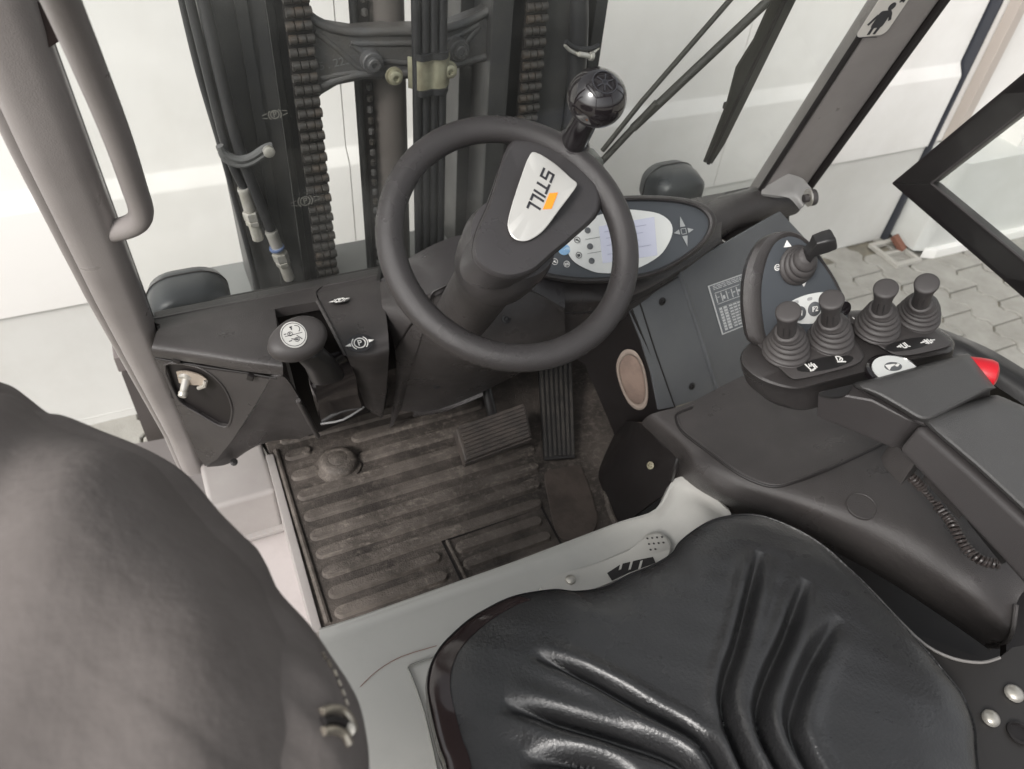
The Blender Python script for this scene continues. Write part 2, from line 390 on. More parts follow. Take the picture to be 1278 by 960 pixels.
def pavers(c0, c1, r0, r1):
    for c in range(c0, c1):
        for r in range(r0, r1):
            x = 3.24+c*PLX; y = 1.565+r*PLY+(PLY/2 if c % 2 else 0)
            if y > 2.13: continue
            o = bpy.data.objects.new('paver', pm); COL.objects.link(o); o.parent = pave
            o.location = Vector((x+random.uniform(-.002, .002), y, G+random.uniform(-.003, .003)))-wloc(pave)
            o.rotation_euler = (random.uniform(-.008, .008), random.uniform(-.008, .008), random.uniform(-.006, .006))
pavers(-5, 6, -4, 3); pavers(-23, -16, 0, 3)

wall = thing('panel_wall', 'long white panelled side wall with pressed ridge and grey-white skirt behind the mast', 'wall', (1.2, WY, G))
xs = [-2.6, -.95, .52, 1.98, 3.17]
for a, b in zip(xs, xs[1:]):
    yb = WY
    # profile: lower part flush, ridge, upper part
    prof = [(yb-.018, -.093), (yb-.018, .222), (yb-.015, .232), (yb+.012, .268), (yb+.016, .278), (yb+.016, 1.9), (yb+.08, 1.9), (yb+.08, -.093)]
    prism('wall_panel', [(a+.0015, y, z) for y, z in prof], (b-a-.003, 0, 0), WALLM, wall, bevel=0, angle=60)
prism('skirt', [(-2.6, WY+.002, G+.0), (-2.6, WY-.008, -.095), (-2.6, WY+.07, -.10), (-2.6, WY+.07, G)], (5.77, 0, 0), SKIRT, wall, bevel=0)
prism('bottom_hem', [(-2.6, WY-.0, G+.035), (-2.6, WY+.02, G+.062), (-2.6, WY+.05, G+.06), (-2.6, WY+.05, G+.008), (-2.6, WY+.006, G+.006)], (2.6, 0, 0), SKIRT, wall, bevel=.004)
box('end_seal', (3.184, WY+.02, .65), (.012, .10, 2.5), NAVY, wall)
# pale sheet metal enclosure to the right of the wall
enc = thing('sheet_metal_enclosure', 'pale grey sheet metal enclosure with white base rail seen past the black door frame', 'enclosure', (3.9, 2.1, G))
prism('plinth', [(3.205, 2.15, G+.03), (3.205, 1.985, G+.03), (3.27, 1.955, G+.03), (5.4, 1.93, G+.03), (5.4, 2.4, G+.03), (3.205, 2.4, G+.03)], (0, 0, .47), CONT, enc, bevel=.006)
prism('base_rail', [(3.24, 1.955, G), (3.30, 1.925, G), (5.4, 1.895, G), (5.4, 1.95, G), (3.27, 1.975, G)], (0, 0, .05), WHITE, enc, bevel=.006)
prism('upper_panel', [(3.205, 2.16, -.095), (5.4, 2.12, -.095), (5.4, 2.3, -.095), (3.205, 2.3, -.095)], (0, 0, 2.2), WALLM, enc, bevel=.006)
box('corner_post', (3.30, 2.13, .85), (.05, .05, 1.88), mat('beige_post', (.45, .40, .36), .5), enc)
for i in range(2): box('panel_joint', (3.95+i*.7, 1.945-.012*i, -.33), (.004, .012, .44), SKIRT, enc, bevel=0)
# bollard-ish lower block on the plinth: rounded white moulding
loft('white_moulding', [[Vector((x, 2.14-s*.13, -.10+.16*h)) for x, s, h in pr] for pr in
     [[(3.62+t*.0, s, h) for s, h in ((0, 0), (1, 0), (1, .55), (.6, .95), (0, 1))] for t in (0,)]+[[(4.9, s, h) for s, h in ((0, 0), (1, 0), (1, .55), (.6, .95), (0, 1))]]], WALLM, enc)
dr = thing('drain_frame', 'small pale concrete frame around a drain gap at the end of the wall', 'drain', (3.12, 2.03, G))
fr = Fr((3.135, 2.02, G+.004), (0, 0, 1), (1, .0, 0))
for cx, cy, w, h in ((0, -.085, .16, .025), (0, .085, .16, .025), (-.07, 0, .02, .145), (.07, 0, .02, .145), (0, 0, .12, .018)):
    box('frame_bar', fr.p(cx, cy, .006), (w, h, .02), mat('drain_concrete', (.40, .385, .35), .8, bump=.5, bscale=200), dr, bevel=.002)
tag(box('brick_fragment', (3.165, 2.045, G+.045), (.035, .085, .03), BRICKM, bevel=.006, rot=Matrix.Rotation(.7, 3, 'X') @ Matrix.Rotation(.35, 3, 'Z')),
    'broken piece of red brick lying in the drain frame', 'brick')
# left: dark square post and fender of the truck chassis
po = thing('square_post', 'dark grey square post standing outside left of the cab pillar', 'post', AY(175, 500, 1.75))
a = AY(140, 462, 1.75); b = AY(188, 560, 1.75)
box('post', (a.x+.055, 1.78, (a.z-.5)/2-.02), (.075, .06, a.z+.5), mat('post_dark', (.075, .065, .062), .55), po, bevel=.003)
box('post_cap', (a.x+.055, 1.775, a.z+.02), (.082, .07, .05), mat('post_cap_grey', (.16, .14, .135), .5), po, bevel=.004)
fe = patch('mudguard', [[A(140, 570, -.30), A(160, 556, -.28), A(215, 545, -.28), A(300, 520, -.28)], [A(140, 600, -.30), A(190, 590, -.27), A(230, 590, -.27), A(300, 570, -.27)],
    [A(190, 700, -.30), A(235, 680, -.28), A(270, 690, -.28), A(330, 640, -.28)]], MUD, thick=.01)
tag(fe, 'matt grey plastic mudguard below the left cab pillar', 'mudguard')

# ================================================================== MAST
mast = thing('lift_mast', 'black painted lift mast with cast crossmember standing behind the windscreen', 'mast', (.55, 1.55, -.55))
ztop = 1.5
def rail(pts, z0=-.5, m=IRON, name='mast_rail', bevel=.004): prism(name, [(x, y, z0) for x, y in pts], (0, 0, ztop-z0), m, mast, bevel)
rail([(.118, 1.47), (.118, 1.62), (.135, 1.62), (.135, 1.487), (.232, 1.487), (.232, 1.47)])
rail([(.178, 1.462), (.178, 1.469), (.200, 1.469), (.200, 1.462)], name='wear_strip')
rail([(.235, 1.49), (.235, 1.62), (.25, 1.62), (.25, 1.49)])
rail([(.25, 1.50), (.25, 1.62), (.315, 1.62), (.315, 1.50)], m=HOSE, name='inner_rail')
rail([(.655, 1.44), (.655, 1.56), (.703, 1.56), (.703, 1.44)], name='inner_rail', bevel=.01)
rail([(.625, 1.53), (.625, 1.62), (.662, 1.62), (.662, 1.53)])
rail([(.703, 1.50), (.703, 1.62), (.79, 1.62), (.79, 1.50)], m=HOSE)
rail([(.79, 1.47), (.79, 1.62), (.93, 1.62), (.93, 1.60), (.86, 1.60), (.86, 1.47)])
rail([(.925, 1.50), (.925, 1.62), (.955, 1.62), (.955, 1.50)])
lathe('lift_cylinder', [(.036, -.5), (.036, 1.5)], (.468, 1.53, 0), (0, 0, 1), mat('cylinder_paint', (.10, .088, .082), .4, bump=.2, bscale=300), mast, seg=40)
tube('cylinder_rod', [(.40, 1.52, -.5), (.40, 1.52, 1.5)], .008, IRON, mast, seg=10)
box('dark_strip', (.418, 1.525, .5), (.026, .01, 2.0), SEAL, mast, bevel=0)
# thin bead chain beside the cylinder
bead = thing('bead_chain', 'thin steel leaf chain hanging just left of the middle lift cylinder', 'chain', (.418, 1.505, -.2))
for i in range(46):
    lathe('bead', [(.001, 0), (.006, .003), (.006, .013), (.001, .016)], (.418, 1.505, -.15+i*.024), (0, 0, 1), IRONC if i % 2 else CHAIN, bead, seg=8)
# cast crossmember
up = [(372, 4), (392, 22), (410, 31), (440, 36), (480, 33), (520, 33), (560, 30), (600, 15), (632, -6)]
lo = [(632, 70), (600, 74), (560, 84), (530, 92), (500, 98), (455, 97), (420, 104), (400, 116), (388, 130), (382, 134)]
YC = 1.47
P = [AY(px, py, YC) for px, py in up+lo]
hole = [AY(px, py, YC) for px, py in [(437, 52), (500, 50), (560, 50), (597, 34), (590, 46), (570, 66), (520, 78), (475, 74)]]
plate('cross_web', [p-Vector((0, .007, 0)) for p in P], [], IRONC, .035, mast, n=Vector((0, -1, 0)))
for rim in ([(368, 2), (386, 20), (408, 33), (440, 40), (480, 39), (530, 39), (570, 32), (605, 16), (632, -2)], [(384, 128), (398, 110), (420, 100), (455, 92), (500, 92), (550, 84), (600, 72), (632, 66)],
            [(392, 38), (420, 60), (448, 84), (470, 90)], [(437, 54), (480, 54), (530, 53), (560, 50), (598, 30)], [(437, 54), (455, 66), (480, 76), (530, 78), (565, 70), (598, 32)], [(400, 98), (430, 92), (462, 90)]):
    tube('cast_rib', [AY(px, py, YC-.004) for px, py in rim], [.009 if len(rim) > 7 else .0065]*len(rim), IRONC, mast, seg=10, smoothn=4)
for px, py in ((464, 77), (572, 61)):
    c = AY(px, py, YC-.018)
    lathe('casting_bolt', [(.021, .0), (.021, .02), (.019, .022), (.013, .022), (.013, .03), (.011, .032), (.006, .032), (.006, .028), (.0005, .028)], c+Vector((0, .01, 0)), (0, -1, 0), IRONC, mast, seg=24)
text('cast_marking', 'MAZ 5 . 223', .022, Fr(AY(401, 83, YC-.0075), (0, -1, 0), Vector((1, 0, .12))), 0, 0, mat('cast_marks', (.12, .12, .12), .5), mast, t=.001)
# chains: rows of rollers side by side
def lift_chain(x, w, y, label, n0, n1, rows=3, tilt=0):
    t = thing('lift_chain', label, 'chain', (x+w/2, y, n0*.0235), 'heavy lift chains on the mast')
    for k in range(n0, n1):
        z = k*.0235; o = (k % 2)*.0025
        bm = bmesh.new()
        for i in range(rows):
            cx = x+w*(i+.5)/rows+o
            seg_ = 10; rr = .0094; L_ = w/rows*.49
            rings = []
            for h, rs in ((-L_, .62), (-L_*.86, .97), (0, 1.0), (L_*.86, .97), (L_, .62)):
                rings.append([bm.verts.new((cx+h, y+rr*rs*math.cos(a), z+rr*rs*math.sin(a))) for a in [2*math.pi*q/seg_ for q in range(seg_)]])
            for r1, r2 in zip(rings, rings[1:]):
                for q in range(seg_): bm.faces.new((r1[q], r1[(q+1) % seg_], r2[(q+1) % seg_], r2[q]))
            bm.faces.new(rings[0]); bm.faces.new(rings[-1][::-1])
        bmobj('chain_link', bm, CHAIN, t, angle=60)
    box('side_plates', (x+w/2, y+.005, (n0+n1)/2*.0235), (w*.96, .008, (n1-n0)*.0235), SEAL, t, bevel=0)
    return t
lift_chain(.258, .048, 1.455, 'triple row lift chain on the left mast rail, crossed by a painted windscreen reflection', 8, 50)
lift_chain(.735, .048, 1.455, 'triple row lift chain on the right mast rail behind the steering knob', 14, 50)
for px, py, s in ((381, 251, 1), (343, 143, .8)):  # emblem reflections in the windscreen, painted as faint marks on the mast
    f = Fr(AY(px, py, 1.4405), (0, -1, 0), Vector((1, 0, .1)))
    tg = thing('painted_reflection', 'windscreen reflection of the parking brake emblem painted %s on the left mast' % ('lower down, across the chain' if s == 1 else 'higher up, beside the chain'), 'reflection', f.o, 'painted reflections on the mast')
    mm = mat('reflection_pale', (.16, .155, .14), .5)
    multiflat('reflection_ring', f, ringq(0, 0, .011*s, .002)+ringq(0, 0, .016*s, .002, 8, -.8, .8)+ringq(0, 0, .016*s, .002, 8, 2.3, 3.9)+[seg(.018*s, k*.006*s, .030*s, k*.003*s, .0012) for k in (-1, 1)]+[seg(-.018*s, k*.006*s, -.030*s, k*.003*s, .0012) for k in (-1, 1)], mm, tg)
    text('reflection_letter', 'P', .018*s, f, 0, 0, mm, tg, bold=.0003)
# flat hose bundle
hb = thing('hose_bundle', 'bundle of four flat black hoses running down the middle of the mast', 'hoses', (.515, 1.42, -.4))
for i in range(4):
    tube('hose', [(.4855+i*.0172, 1.405, -.45), (.4855+i*.0172, 1.405, .4), (.4855+i*.0172, 1.402, .8), (.4855+i*.0172, 1.405, 1.5)], .0093, HOSE, hb, seg=14)
cl = thing('hose_clamp', 'yellow zinc saddle clamp bolted over the hose bundle', 'clamp', AY(523, 95, 1.39))
c0, c1 = AY(503, 97, 1.39), AY(550, 94, 1.39)
sdl = patch('saddle', [[Vector((x, y, c0.z+z)) for x, y in ((.470, 1.41), (.479, 1.40), (.486, 1.389), (.500, 1.388), (.513, 1.392), (.526, 1.388), (.540, 1.389), (.549, 1.40), (.556, 1.41))] for z in (-.030, -.01, .012, .030)], GOLDZ, cl, thick=.004, sub=3)
for zz in (.034, -.035):
    patch('rubber_insert', [[Vector((x, y, c0.z+zz+z)) for x, y in ((.478, 1.40), (.486, 1.386), (.500, 1.384), (.513, 1.388), (.526, 1.384), (.540, 1.386), (.550, 1.40))] for z in (-.006, 0, .006)], HOSE, cl, thick=.005, sub=3)
for px, py in ((492, 95), (560, 87)):
    c = AY(px, py, 1.405)
    lathe('clamp_ear', [(.001, -.004), (.017, -.003), (.017, .002), (.001, .003)], c, (0, -1, 0), GOLDZ, cl, seg=20)
    lathe('clamp_bolt', [(.013, .002), (.013, .012), (.010, .014), (.006, .014), (.005, .008), (.0005, .008)], c, (0, -1, 0), GOLDZ, cl, seg=18)
# left hoses, fittings and strap
def hz(pts, r, nm, label, y=1.44, fit=None):
    t = thing(nm, label, 'hose', AY(*pts[-1], y), 'hydraulic hoses on the left mast rail')
    tube('hose', [AY(px, py, y) for px, py in pts], r, HOSE, t, seg=14, smoothn=4)
    if fit:
        a, b = AY(*fit[0], y), AY(*fit[1], y); d = (b-a).normalized(); l = (b-a).length
        lathe('crimp_sleeve', [(.0125, 0), (.0135, .004), (.0125, .01), (.0125, l*.48), (.010, l*.5)], a, d, STEEL, t, seg=20)
        lathe('hex_nut', [(.015, l*.5), (.0165, l*.53), (.0165, l*.68), (.014, l*.71), (.0155, l*.72), (.0155, l*.8), (.013, l*.82)], a, d, STEEL, t, seg=6, angle=20)
        lathe('fitting_end', [(.011, l*.8), (.012, l*.82), (.012, l*1.15), (.010, l*1.17)], a, d, STEEL, t, seg=18)
    return t
hz([(232, -20), (256, 80), (284, 190), (305, 236)], .0085, 'hydraulic_hose', 'thinner black hose with upper steel fitting at the left mast edge', fit=[(304, 234), (320, 290)])
hz([(250, -20), (272, 80), (300, 190), (338, 286)], .011, 'hydraulic_hose', 'thicker black hose ending in the lower blue-ringed steel fitting', y=1.43, fit=[(338, 288), (358, 340)])
lathe('ring', [(.0155, 0), (.0165, .003), (.0155, .006)], AY(345, 308, 1.43), (AY(358, 340, 1.43)-AY(338, 288, 1.43)), mat('blue_seal', (.10, .14, .26), .4), bpy.data.objects['hydraulic_hose.001'], seg=20)
hz([(222, -20), (248, 90), (280, 200), (318, 345), (330, 400)], .006, 'hydraulic_hose', 'thin pale edged hose along the outermost left side of the mast', y=1.455)
st = thing('strap', 'grey plastic strap clip wrapped round the hoses on the left mast rail', 'strap', AY(310, 190, 1.41))
sp = [AY(px, py, 1.415) for px, py in ((274, 182), (280, 192), (297, 199), (313, 196), (330, 185), (340, 182))]
for dz, w in ((0, .0075), (-.012, .006)): tube('strap_band', [p+Vector((0, 0, dz)) for p in sp], w, mat('strap_grey', (.10, .10, .10), .5), st, seg=8, smoothn=4)
lathe('strap_screw', [(.011, 0), (.011, .008), (.007, .01), (.001, .01)], AY(335, 188, 1.405), (0, -1, 0), STEEL, st, seg=16)
s2 = thing('worm_clip', 'steel worm drive clip round the hose on the right mast rail', 'clip', AY(728, 66, 1.44))
hr = tube('vertical_hose', [AY(722, -20, 1.45), AY(722, 60, 1.45), AY(712, 180, 1.45)], .020, HOSE, mast, seg=16, smoothn=3)
tube('clip_band', [AY(px, py, 1.425) for px, py in ((705, 56), (712, 63), (724, 68), (738, 67), (747, 59))], .004, STEEL, s2, seg=8, smoothn=4)
tube('clip_rubber', [AY(px, py, 1.425) for px, py in ((706, 52), (714, 58), (726, 61), (740, 60), (748, 56))], .005, HOSE, s2, seg=8, smoothn=4)
lathe('clip_screw', [(.005, -.016), (.006, -.014), (.006, .012), (.009, .013), (.009, .02), (.001, .021)], AY(730, 69, 1.42), (1, 0, -.25), STEEL, s2, seg=12)
box('mast_base_plate', (.33, 1.56, .12), (.62, .18, .34), mat('base_grey', (.20, .205, .20), .5), mast, bevel=.01)
# ================================================================== HEADLIGHTS
def headlight(c, sx, label):
    t = thing('headlight', label, 'headlight', c, 'work lights in front of the cab')
    loops = []
    for u, s, zs in ((-1, .30, .35), (-.92, .72, .72), (-.7, .92, .9), (-.2, 1, 1), (.25, 1, 1), (.3, .985, .985), (.33, 1, 1), (.7, .93, .9), (.92, .72, .7), (1, .35, .35)):
        loops.append([Vector((c[0]+sx*p[0]*s, c[1]+.062*u, c[2]+.055*p[1]*zs)) for p in rrect(0, 0, 2, 2, .75, 6)])
    loft('housing', loops, mat('lamp_housing', (.042, .045, .048), .34, bump=.1, bscale=500), t)
    tube('seam', [Vector((c[0]+sx*1.003*p[0], c[1]+.062*.29, c[2]+.0553*p[1])) for p in rrect(0, 0, 2, 2, .75, 6)], .0016, SEAL, t, seg=6, closed=True)
    lathe('bracket', [(.012, -.16), (.012, .02)], (c[0], c[1]+.01, c[2]-.05), (0, 0, 1), SEAL, t, seg=12)
headlight((-.015, 1.33, .435), .075, 'dark rounded work light outside the left end of the windscreen')
headlight((1.13, 1.36, .475), .070, 'dark rounded work light outside the windscreen above the instrument panel')

# ================================================================== CAB FRAME
cab = thing('cab_frame', 'grey painted cab frame with two slanted pillars, grab rail and sills', 'cab frame', (.5, 1.2, 0))
def py_(z): return 1.20-.30*(z-.5) if z > .1 else 1.20+.30*.4
def pillar_prism(name, sec, m, zs, bev=0, yoff=0, xo=0):
    loops = []
    for z in zs:
        kk = 1-.38*max(0, (.75-z)/.75) if sec[0][0] < 0 else 1
        loops.append([Vector((-.082+(x+.082)*kk if sec[0][0] < 0 else x+xo, py_(z)+y+yoff, z)) for x, y in sec])
    return loft(name, loops, m, cab, angle=50)
ZS = [-.02, .02, .06, .1, .3, .6, .9, 1.2, 1.6]
def rsec(cx, cy, w, h, r): return rrect(cx, cy, w, h, r, 5)
pillar_prism('left_pillar', rsec(-.1215, .01, .079, .080, .028), PILL, ZS)
pillar_prism('pillar_flange', rsec(-.163, .022, .024, .05, .010), PILL, ZS)
pillar_prism('pillar_seal', rsec(-.0845, .03, .005, .03, .002), SEAL, ZS)
# right pillar between black seals
pillar_prism('right_pillar', rsec(1.345, .035, .155, .045, .016), PILL, [.46, .6, .8, 1.0, 1.3, 1.6])
pillar_prism('pillar_seal', rsec(1.266, .016, .008, .012, .002), SEAL, [.46, .6, .8, 1.0, 1.3, 1.6])
pillar_prism('pillar_seal', rsec(1.428, .018, .012, .03, .004), SEAL, [.46, .6, .8, 1.0, 1.3, 1.6])
tube('cross_tube', [A(850, 300, .49), A(905, 268, .485), A(985, 246, .485)], .045, PLA, cab, seg=28)
# overhead guard roof above the driver
roof_m = mat('roof_lining', (.10, .10, .10), .7)
for yy, w in ((1.02, .09), (-.42, .12)): box('roof_beam', (.63, yy, 2.0), (1.70, w, .06), roof_m, cab, bevel=.01)
for xx in (-.18, 1.44): box('roof_beam', (xx, .30, 2.0), (.09, 1.34, .06), roof_m, cab, bevel=.01)
for k in range(5): box('guard_bar', (.04+k*.295, .30, 2.0), (.030, 1.34, .05), roof_m, cab, bevel=.005)
box('roof_glass', (.63, .30, 2.04), (1.6, 1.4, .006), GLASS, cab, bevel=0)
for x in (-.15, 1.40): tube('rear_post', [(x, -.45, -.02), (x, -.45, 1.3), (x, -.40, 2.0)], .035, PILL, cab, seg=14, smoothn=4)
box('rear_wall', (.63, -.46, .25), (1.5, .04, 1.0), PLAD, cab, bevel=.01)
# hinge block between pillar and rail
prism('hinge_block', [AY(px, py, 1.02) for px, py in ((34, 2), (56, 3), (76, 52), (60, 62), (48, 30))], (0, .03, 0), mat('hinge_brown', (.03, .018, .016), .5), cab, bevel=.003)
# grab rail
gp = [AY(px, py, y) for px, py, y in ((118, 293, 1.13), (140, 288, 1.115), (158, 284, 1.10), (172, 276, 1.085), (176, 262, 1.07), (168, 235, 1.045), (146, 170, .98), (110, 80, .90), (76, 0, .83), (50, -60, .77))]
tube('grab_rail', gp, .0168, PILL, cab, seg=20, smoothn=5)
lathe('weld_collar', [(.012, -.012), (.021, -.008), (.023, 0), (.021, .008), (.012, .012)], AY(122, 292, 1.125), gp[1]-gp[0], PILL, cab, seg=14)
# latch bracket
lb = thing('door_latch', 'grey bent latch bracket with rubber roller on the foot of the right pillar', 'latch', A(985, 235, .52))
patch('bracket_arm', [[A(958, 218, .56), A(978, 216, .57), A(1000, 222, .575), A(1010, 232, .57), (A(1020, 243, .56))], [A(952, 232, .54), A(972, 234, .55), A(990, 238, .56), A(998, 246, .555), A(1003, 256, .545)], [A(950, 242, .53), A(968, 244, .54), A(984, 247, .545), A(992, 254, .54), A(998, 262, .53)]], mat('latch_paint', (.22, .215, .21), .35), lb, thick=.008)
c = A(1003, 248, .565)
lathe('roller', [(.001, 0), (.009, 0), (.009, .014), (.018, .015), (.019, .02), (.018, .026), (.010, .028), (.001, .028)], c, (.8, -.2, .1), RUB, lb, seg=20)
lathe('washer', [(.020, .0), (.020, .004)], c+Vector((.012, 0, 0)), (.8, -.2, .1), STEEL, lb, seg=20)
# sticker on right pillar
sk = thing('safety_sticker', 'white warning sticker with black forklift pictogram on the right pillar', 'sticker', AY(1100, 20, 1.05))
n_p = Vector((0, -1, -.30)).normalized(); yt = AY(1102, 18, 1.087)
f = Fr(AP(1108, 10, Vector((1.345, py_(1.0)+.0105, 1.0)), n_p), n_p, (1, 0, 0))
ssh = flat('sticker_sheet', f, rrect(0, .012, .078, .140, .014), mat('sticker_white', (.60, .57, .53), .45), sk, t=.0006, z=.001)
for q_ in [ell(.006, .004, .008), rrect(0, -.022, .030, .036, .006), seg(-.015, -.012, -.026, -.032, .006), seg(.014, -.010, .024, -.026, .006), seg(-.008, -.040, -.008, -.054, .007), seg(.008, -.040, .006, -.054, .007), seg(.016, .02, .03, .012, .005), seg(.018, .012, .03, .02, .004), seg(-.03, -.058, .02, -.062, .001)]:
    multiflat('pictogram_piece', f, [q_], DARKP, ssh, z=.0018)

# ---------------- windshield
ws = thing('windscreen', 'clear slightly dirty front windscreen between the two cab pillars', 'windscreen', (.6, 1.2, .5))
def wsp(x, z): return Vector((x, py_(z)+.014, z))
prism('glass_pane', [wsp(-.08, .475), wsp(1.255, .475), wsp(1.255, 1.55), wsp(-.08, 1.55)], (0, .005, 0), GLASS, ws, bevel=0, smooth=False)
tube('lower_seal', [wsp(-.08, .497), wsp(.6, .495), wsp(1.26, .495)], .003, RUB, ws, seg=8)

# sills (left entry)
box('sill_block', (-.018, 1.27, -.09), (.146, .21, .18), SILL, cab, bevel=.012, seg=3)
box('sill_lower_lip', (-.018, 1.162, -.135), (.146, .02, .012), SILL, cab, bevel=.003)
box('entry_step', (-.07, .93, -.185), (.26, .50, .05), mat('step_paint', (.46, .42, .41), .45, col2=(.38, .345, .335), nscale=5), cab, bevel=.01)
prism('sill_edge', [A(331, 568, .008), A(341, 566, .008), A(402, 786, .008), A(391, 790, .008)], (0, 0, -.24), SILL, cab, bevel=.003)
prism('floor_plate', [A(333, 560, -.012), A(395, 790, -.012), A(840, 700, -.012), (1.0, 1.1, -.012), (1.0, 1.5, -.012), (.03, 1.5, -.012)], (0, 0, -.03), PLAD, cab, bevel=0)

# ================================================================== FLOOR MAT
mt = thing('floor_mat', 'dirty brown-black ribbed rubber floor mat covering the cab floor', 'floor mat', (.4, 1.0, 0))
prism('mat_sheet', [A(337, 566, 0), A(396, 786, 0), A(430, 800, 0), A(700, 725, 0), A(780, 680, 0), A(752, 604, 0), A(750, 581, 0), A(775, 526, 0), (1.0, 1.18, 0), (1.0, 1.49, 0), (.045, 1.49, 0)], (0, 0, -.011), FLR, mt, bevel=.003)
def rib(x0, x1, y, w=.030, h=.0085, m=FLR2):
    pts = [(x0+w*.45*(1-math.cos(a)) if False else x, yy) for x, yy in rrect((x0+x1)/2, y, x1-x0, w, w*.48, 4)]
    bm = bmesh.new(); lo_ = [bm.verts.new((x, yy, -.001)) for x, yy in pts]
    cx, cy = (x0+x1)/2, y
    hi = [bm.verts.new((x+(.0035 if x < cx else -.0035), cy+(yy-cy)*.74, h)) for x, yy in pts]
    n = len(pts)
    for i in range(n): bm.faces.new((lo_[i], lo_[(i+1) % n], hi[(i+1) % n], hi[i]))
    bm.faces.new(hi); return bmobj('rib', bm, m, mt, angle=25)
rows = [1.305, 1.252, 1.187, 1.127, 1.066, 1.012, .963, .913, .862, .815]
for i, y in enumerate(rows):
    x0 = .094; x1 = [.60, .60, .60, .60, .66, .645, .625, .605, .338, .336][i]
    if i == 1: rib(x0, .158, y); rib(.254, x1, y)
    elif i == 2: rib(x0, .162, y); rib(.25, x1, y)
    else: rib(x0, x1, y)
for y in (.868, .824): rib(.374, .583, y)
rib(.374, .58, .782)
for q in ([.355, .90, .358, .775], [.598, .905, .594, .78], [.355, .897, .60, .902]):
    s0 = seg(*q, .005); prism('seam_cut', [(x, y, .0003) for x, y in s0], (0, 0, .0012), SEAL, mt, bevel=0)
prism('seam_lip', [(x, y, 0) for x, y in seg(.364, .895, .367, .775, .006)], (0, 0, .007), FLR2, mt, bevel=.002)
c = A(423, 582, 0)
lathe('floor_button', [(.052, 0), (.052, .006), (.046, .008), (.044, .009), (.043, .020), (.038, .027), (.026, .031), (.022, .0305), (.020, .032), (.001, .034)], c, (0, 0, 1), FLR2, mt, seg=36)
hp = [A(px, py, 0) for px, py in ((680, 592), (700, 586), (722, 583), (732, 600), (742, 632), (746, 650), (738, 668), (722, 676), (702, 674), (692, 660), (684, 625))]
prism('heel_pad', crom(hp, 4, True), (0, 0, .006), mat('heel_rubber', (.055, .044, .038), .6, bump=.35, bscale=200, col2=(.085, .068, .058), nscale=14), mt, bevel=.003)
tube('mat_border', [A(px, py, .002) for px, py in ((780, 672), (762, 640), (756, 604), (757, 580), (778, 530))], .007, FLR2, mt, seg=8, smoothn=4)
tube('mat_border', [(.078, .80, .002), (.078, 1.05, .002), (.080, 1.28, .002)], .006, FLR2, mt, seg=8)

# pedals
bp_ = thing('brake_pedal', 'worn rectangular rubber brake pedal with raised ridges', 'pedal', (.56, 1.08, .1))
a, b, c, d = A(568, 534, .115), A(656, 503, .118), A(664, 545, .085), A(581, 576, .083)
n = (b-a).cross(a-d).normalized(); n = n if n.z > 0 else -n
prism('pedal_pad', [a, b, c, d], -n*.036, PEDM, bp_, bevel=.006, seg=3)
for i in range(9):
    t = (i+.6)/9.2; p0 = a.lerp(d, t); p1 = b.lerp(c, t)
    ex = (p1-p0); p0 = p0+ex*.04; p1 = p1-ex*.04; w = (d-a).normalized()*.0042
    prism('ridge', [p0-w, p1-w, p1+w, p0+w], n*.005, PEDM, bp_, bevel=.0015)
nf = (d-a).normalized()
for i in range(3):
    p0 = d-n*(.008+i*.010)+nf*.0005; p1 = c-n*(.008+i*.010)+nf*.0005; w = n*.0032
    prism('ridge', [p0-w, p1-w, p1+w, p0+w], nf*.004, PEDM, bp_, bevel=.001)
tube('pedal_arm', [(.56, 1.09, .09), (.58, 1.2, .12), (.58, 1.30, .3)], .012, PLAD, bp_, seg=10)
ap = thing('accelerator_pedal', 'long black ribbed accelerator pedal hinged on the floor', 'pedal', (.7, 1.0, .02))
a, b, c, d = A(672, 458, .11), A(714, 452, .11), A(718, 571, .025), A(679, 574, .025)
n = (b-a).cross(a-d).normalized(); n = n if n.z > 0 else -n
prism('pedal_plate', [a+(a-d)*.35, b+(b-c)*.35, c, d], -n*.012, PLAD, ap, bevel=.003)
for i in range(7):
    t = (i+.5)/7; p0 = (a+(a-d)*.34).lerp(b+(b-c)*.34, t); p1 = d.lerp(c, t); w = (b-a)*.042
    prism('ridge', [p0-w, p1-w*.9+(p0-p1)*.02, p1+w*.9+(p0-p1)*.02, p0+w], n*.004, PEDB, ap, bevel=.0012)

# ================================================================== DASHBOARD
db = thing('dashboard', 'dark grey moulded plastic dashboard across the front of the cab', 'dashboard', (.5, 1.15, .4))
patch('top_cover', [[Vector((x, 1.222, .498)) for x in (-.10, -.02, .06, .14, .24)], L([(199, 405, .50), (250, 392, .50), (300, 382, .50), (335, 375, .50), (395, 363, .5)]),
    L([(196, 415, .502), (250, 404, .502), (300, 395, .502), (341, 386, .502), (398, 376, .502)])], PLA, db, thick=.02, sub=3)
patch('left_cover', [L([(196, 413, .502), (250, 402, .502), (300, 393, .502), (343, 386, .502)]), L([(193, 422, .502), (250, 420, .502), (300, 419, .502), (347, 418, .502)]),
    L([(190, 432, .498), (250, 438, .498), (300, 445, .498), (352, 452, .496)]), L([(189, 438, .489), (250, 446, .489), (300, 454, .489), (353, 461, .487)]),
    L([(192, 444, .470), (250, 453, .470), (300, 462, .470), (353, 468, .468)]), L([(194, 446, .460), (250, 454, .460), (300, 462, .460), (352, 469, .458)])], PLA, db, thick=.004, sub=5)
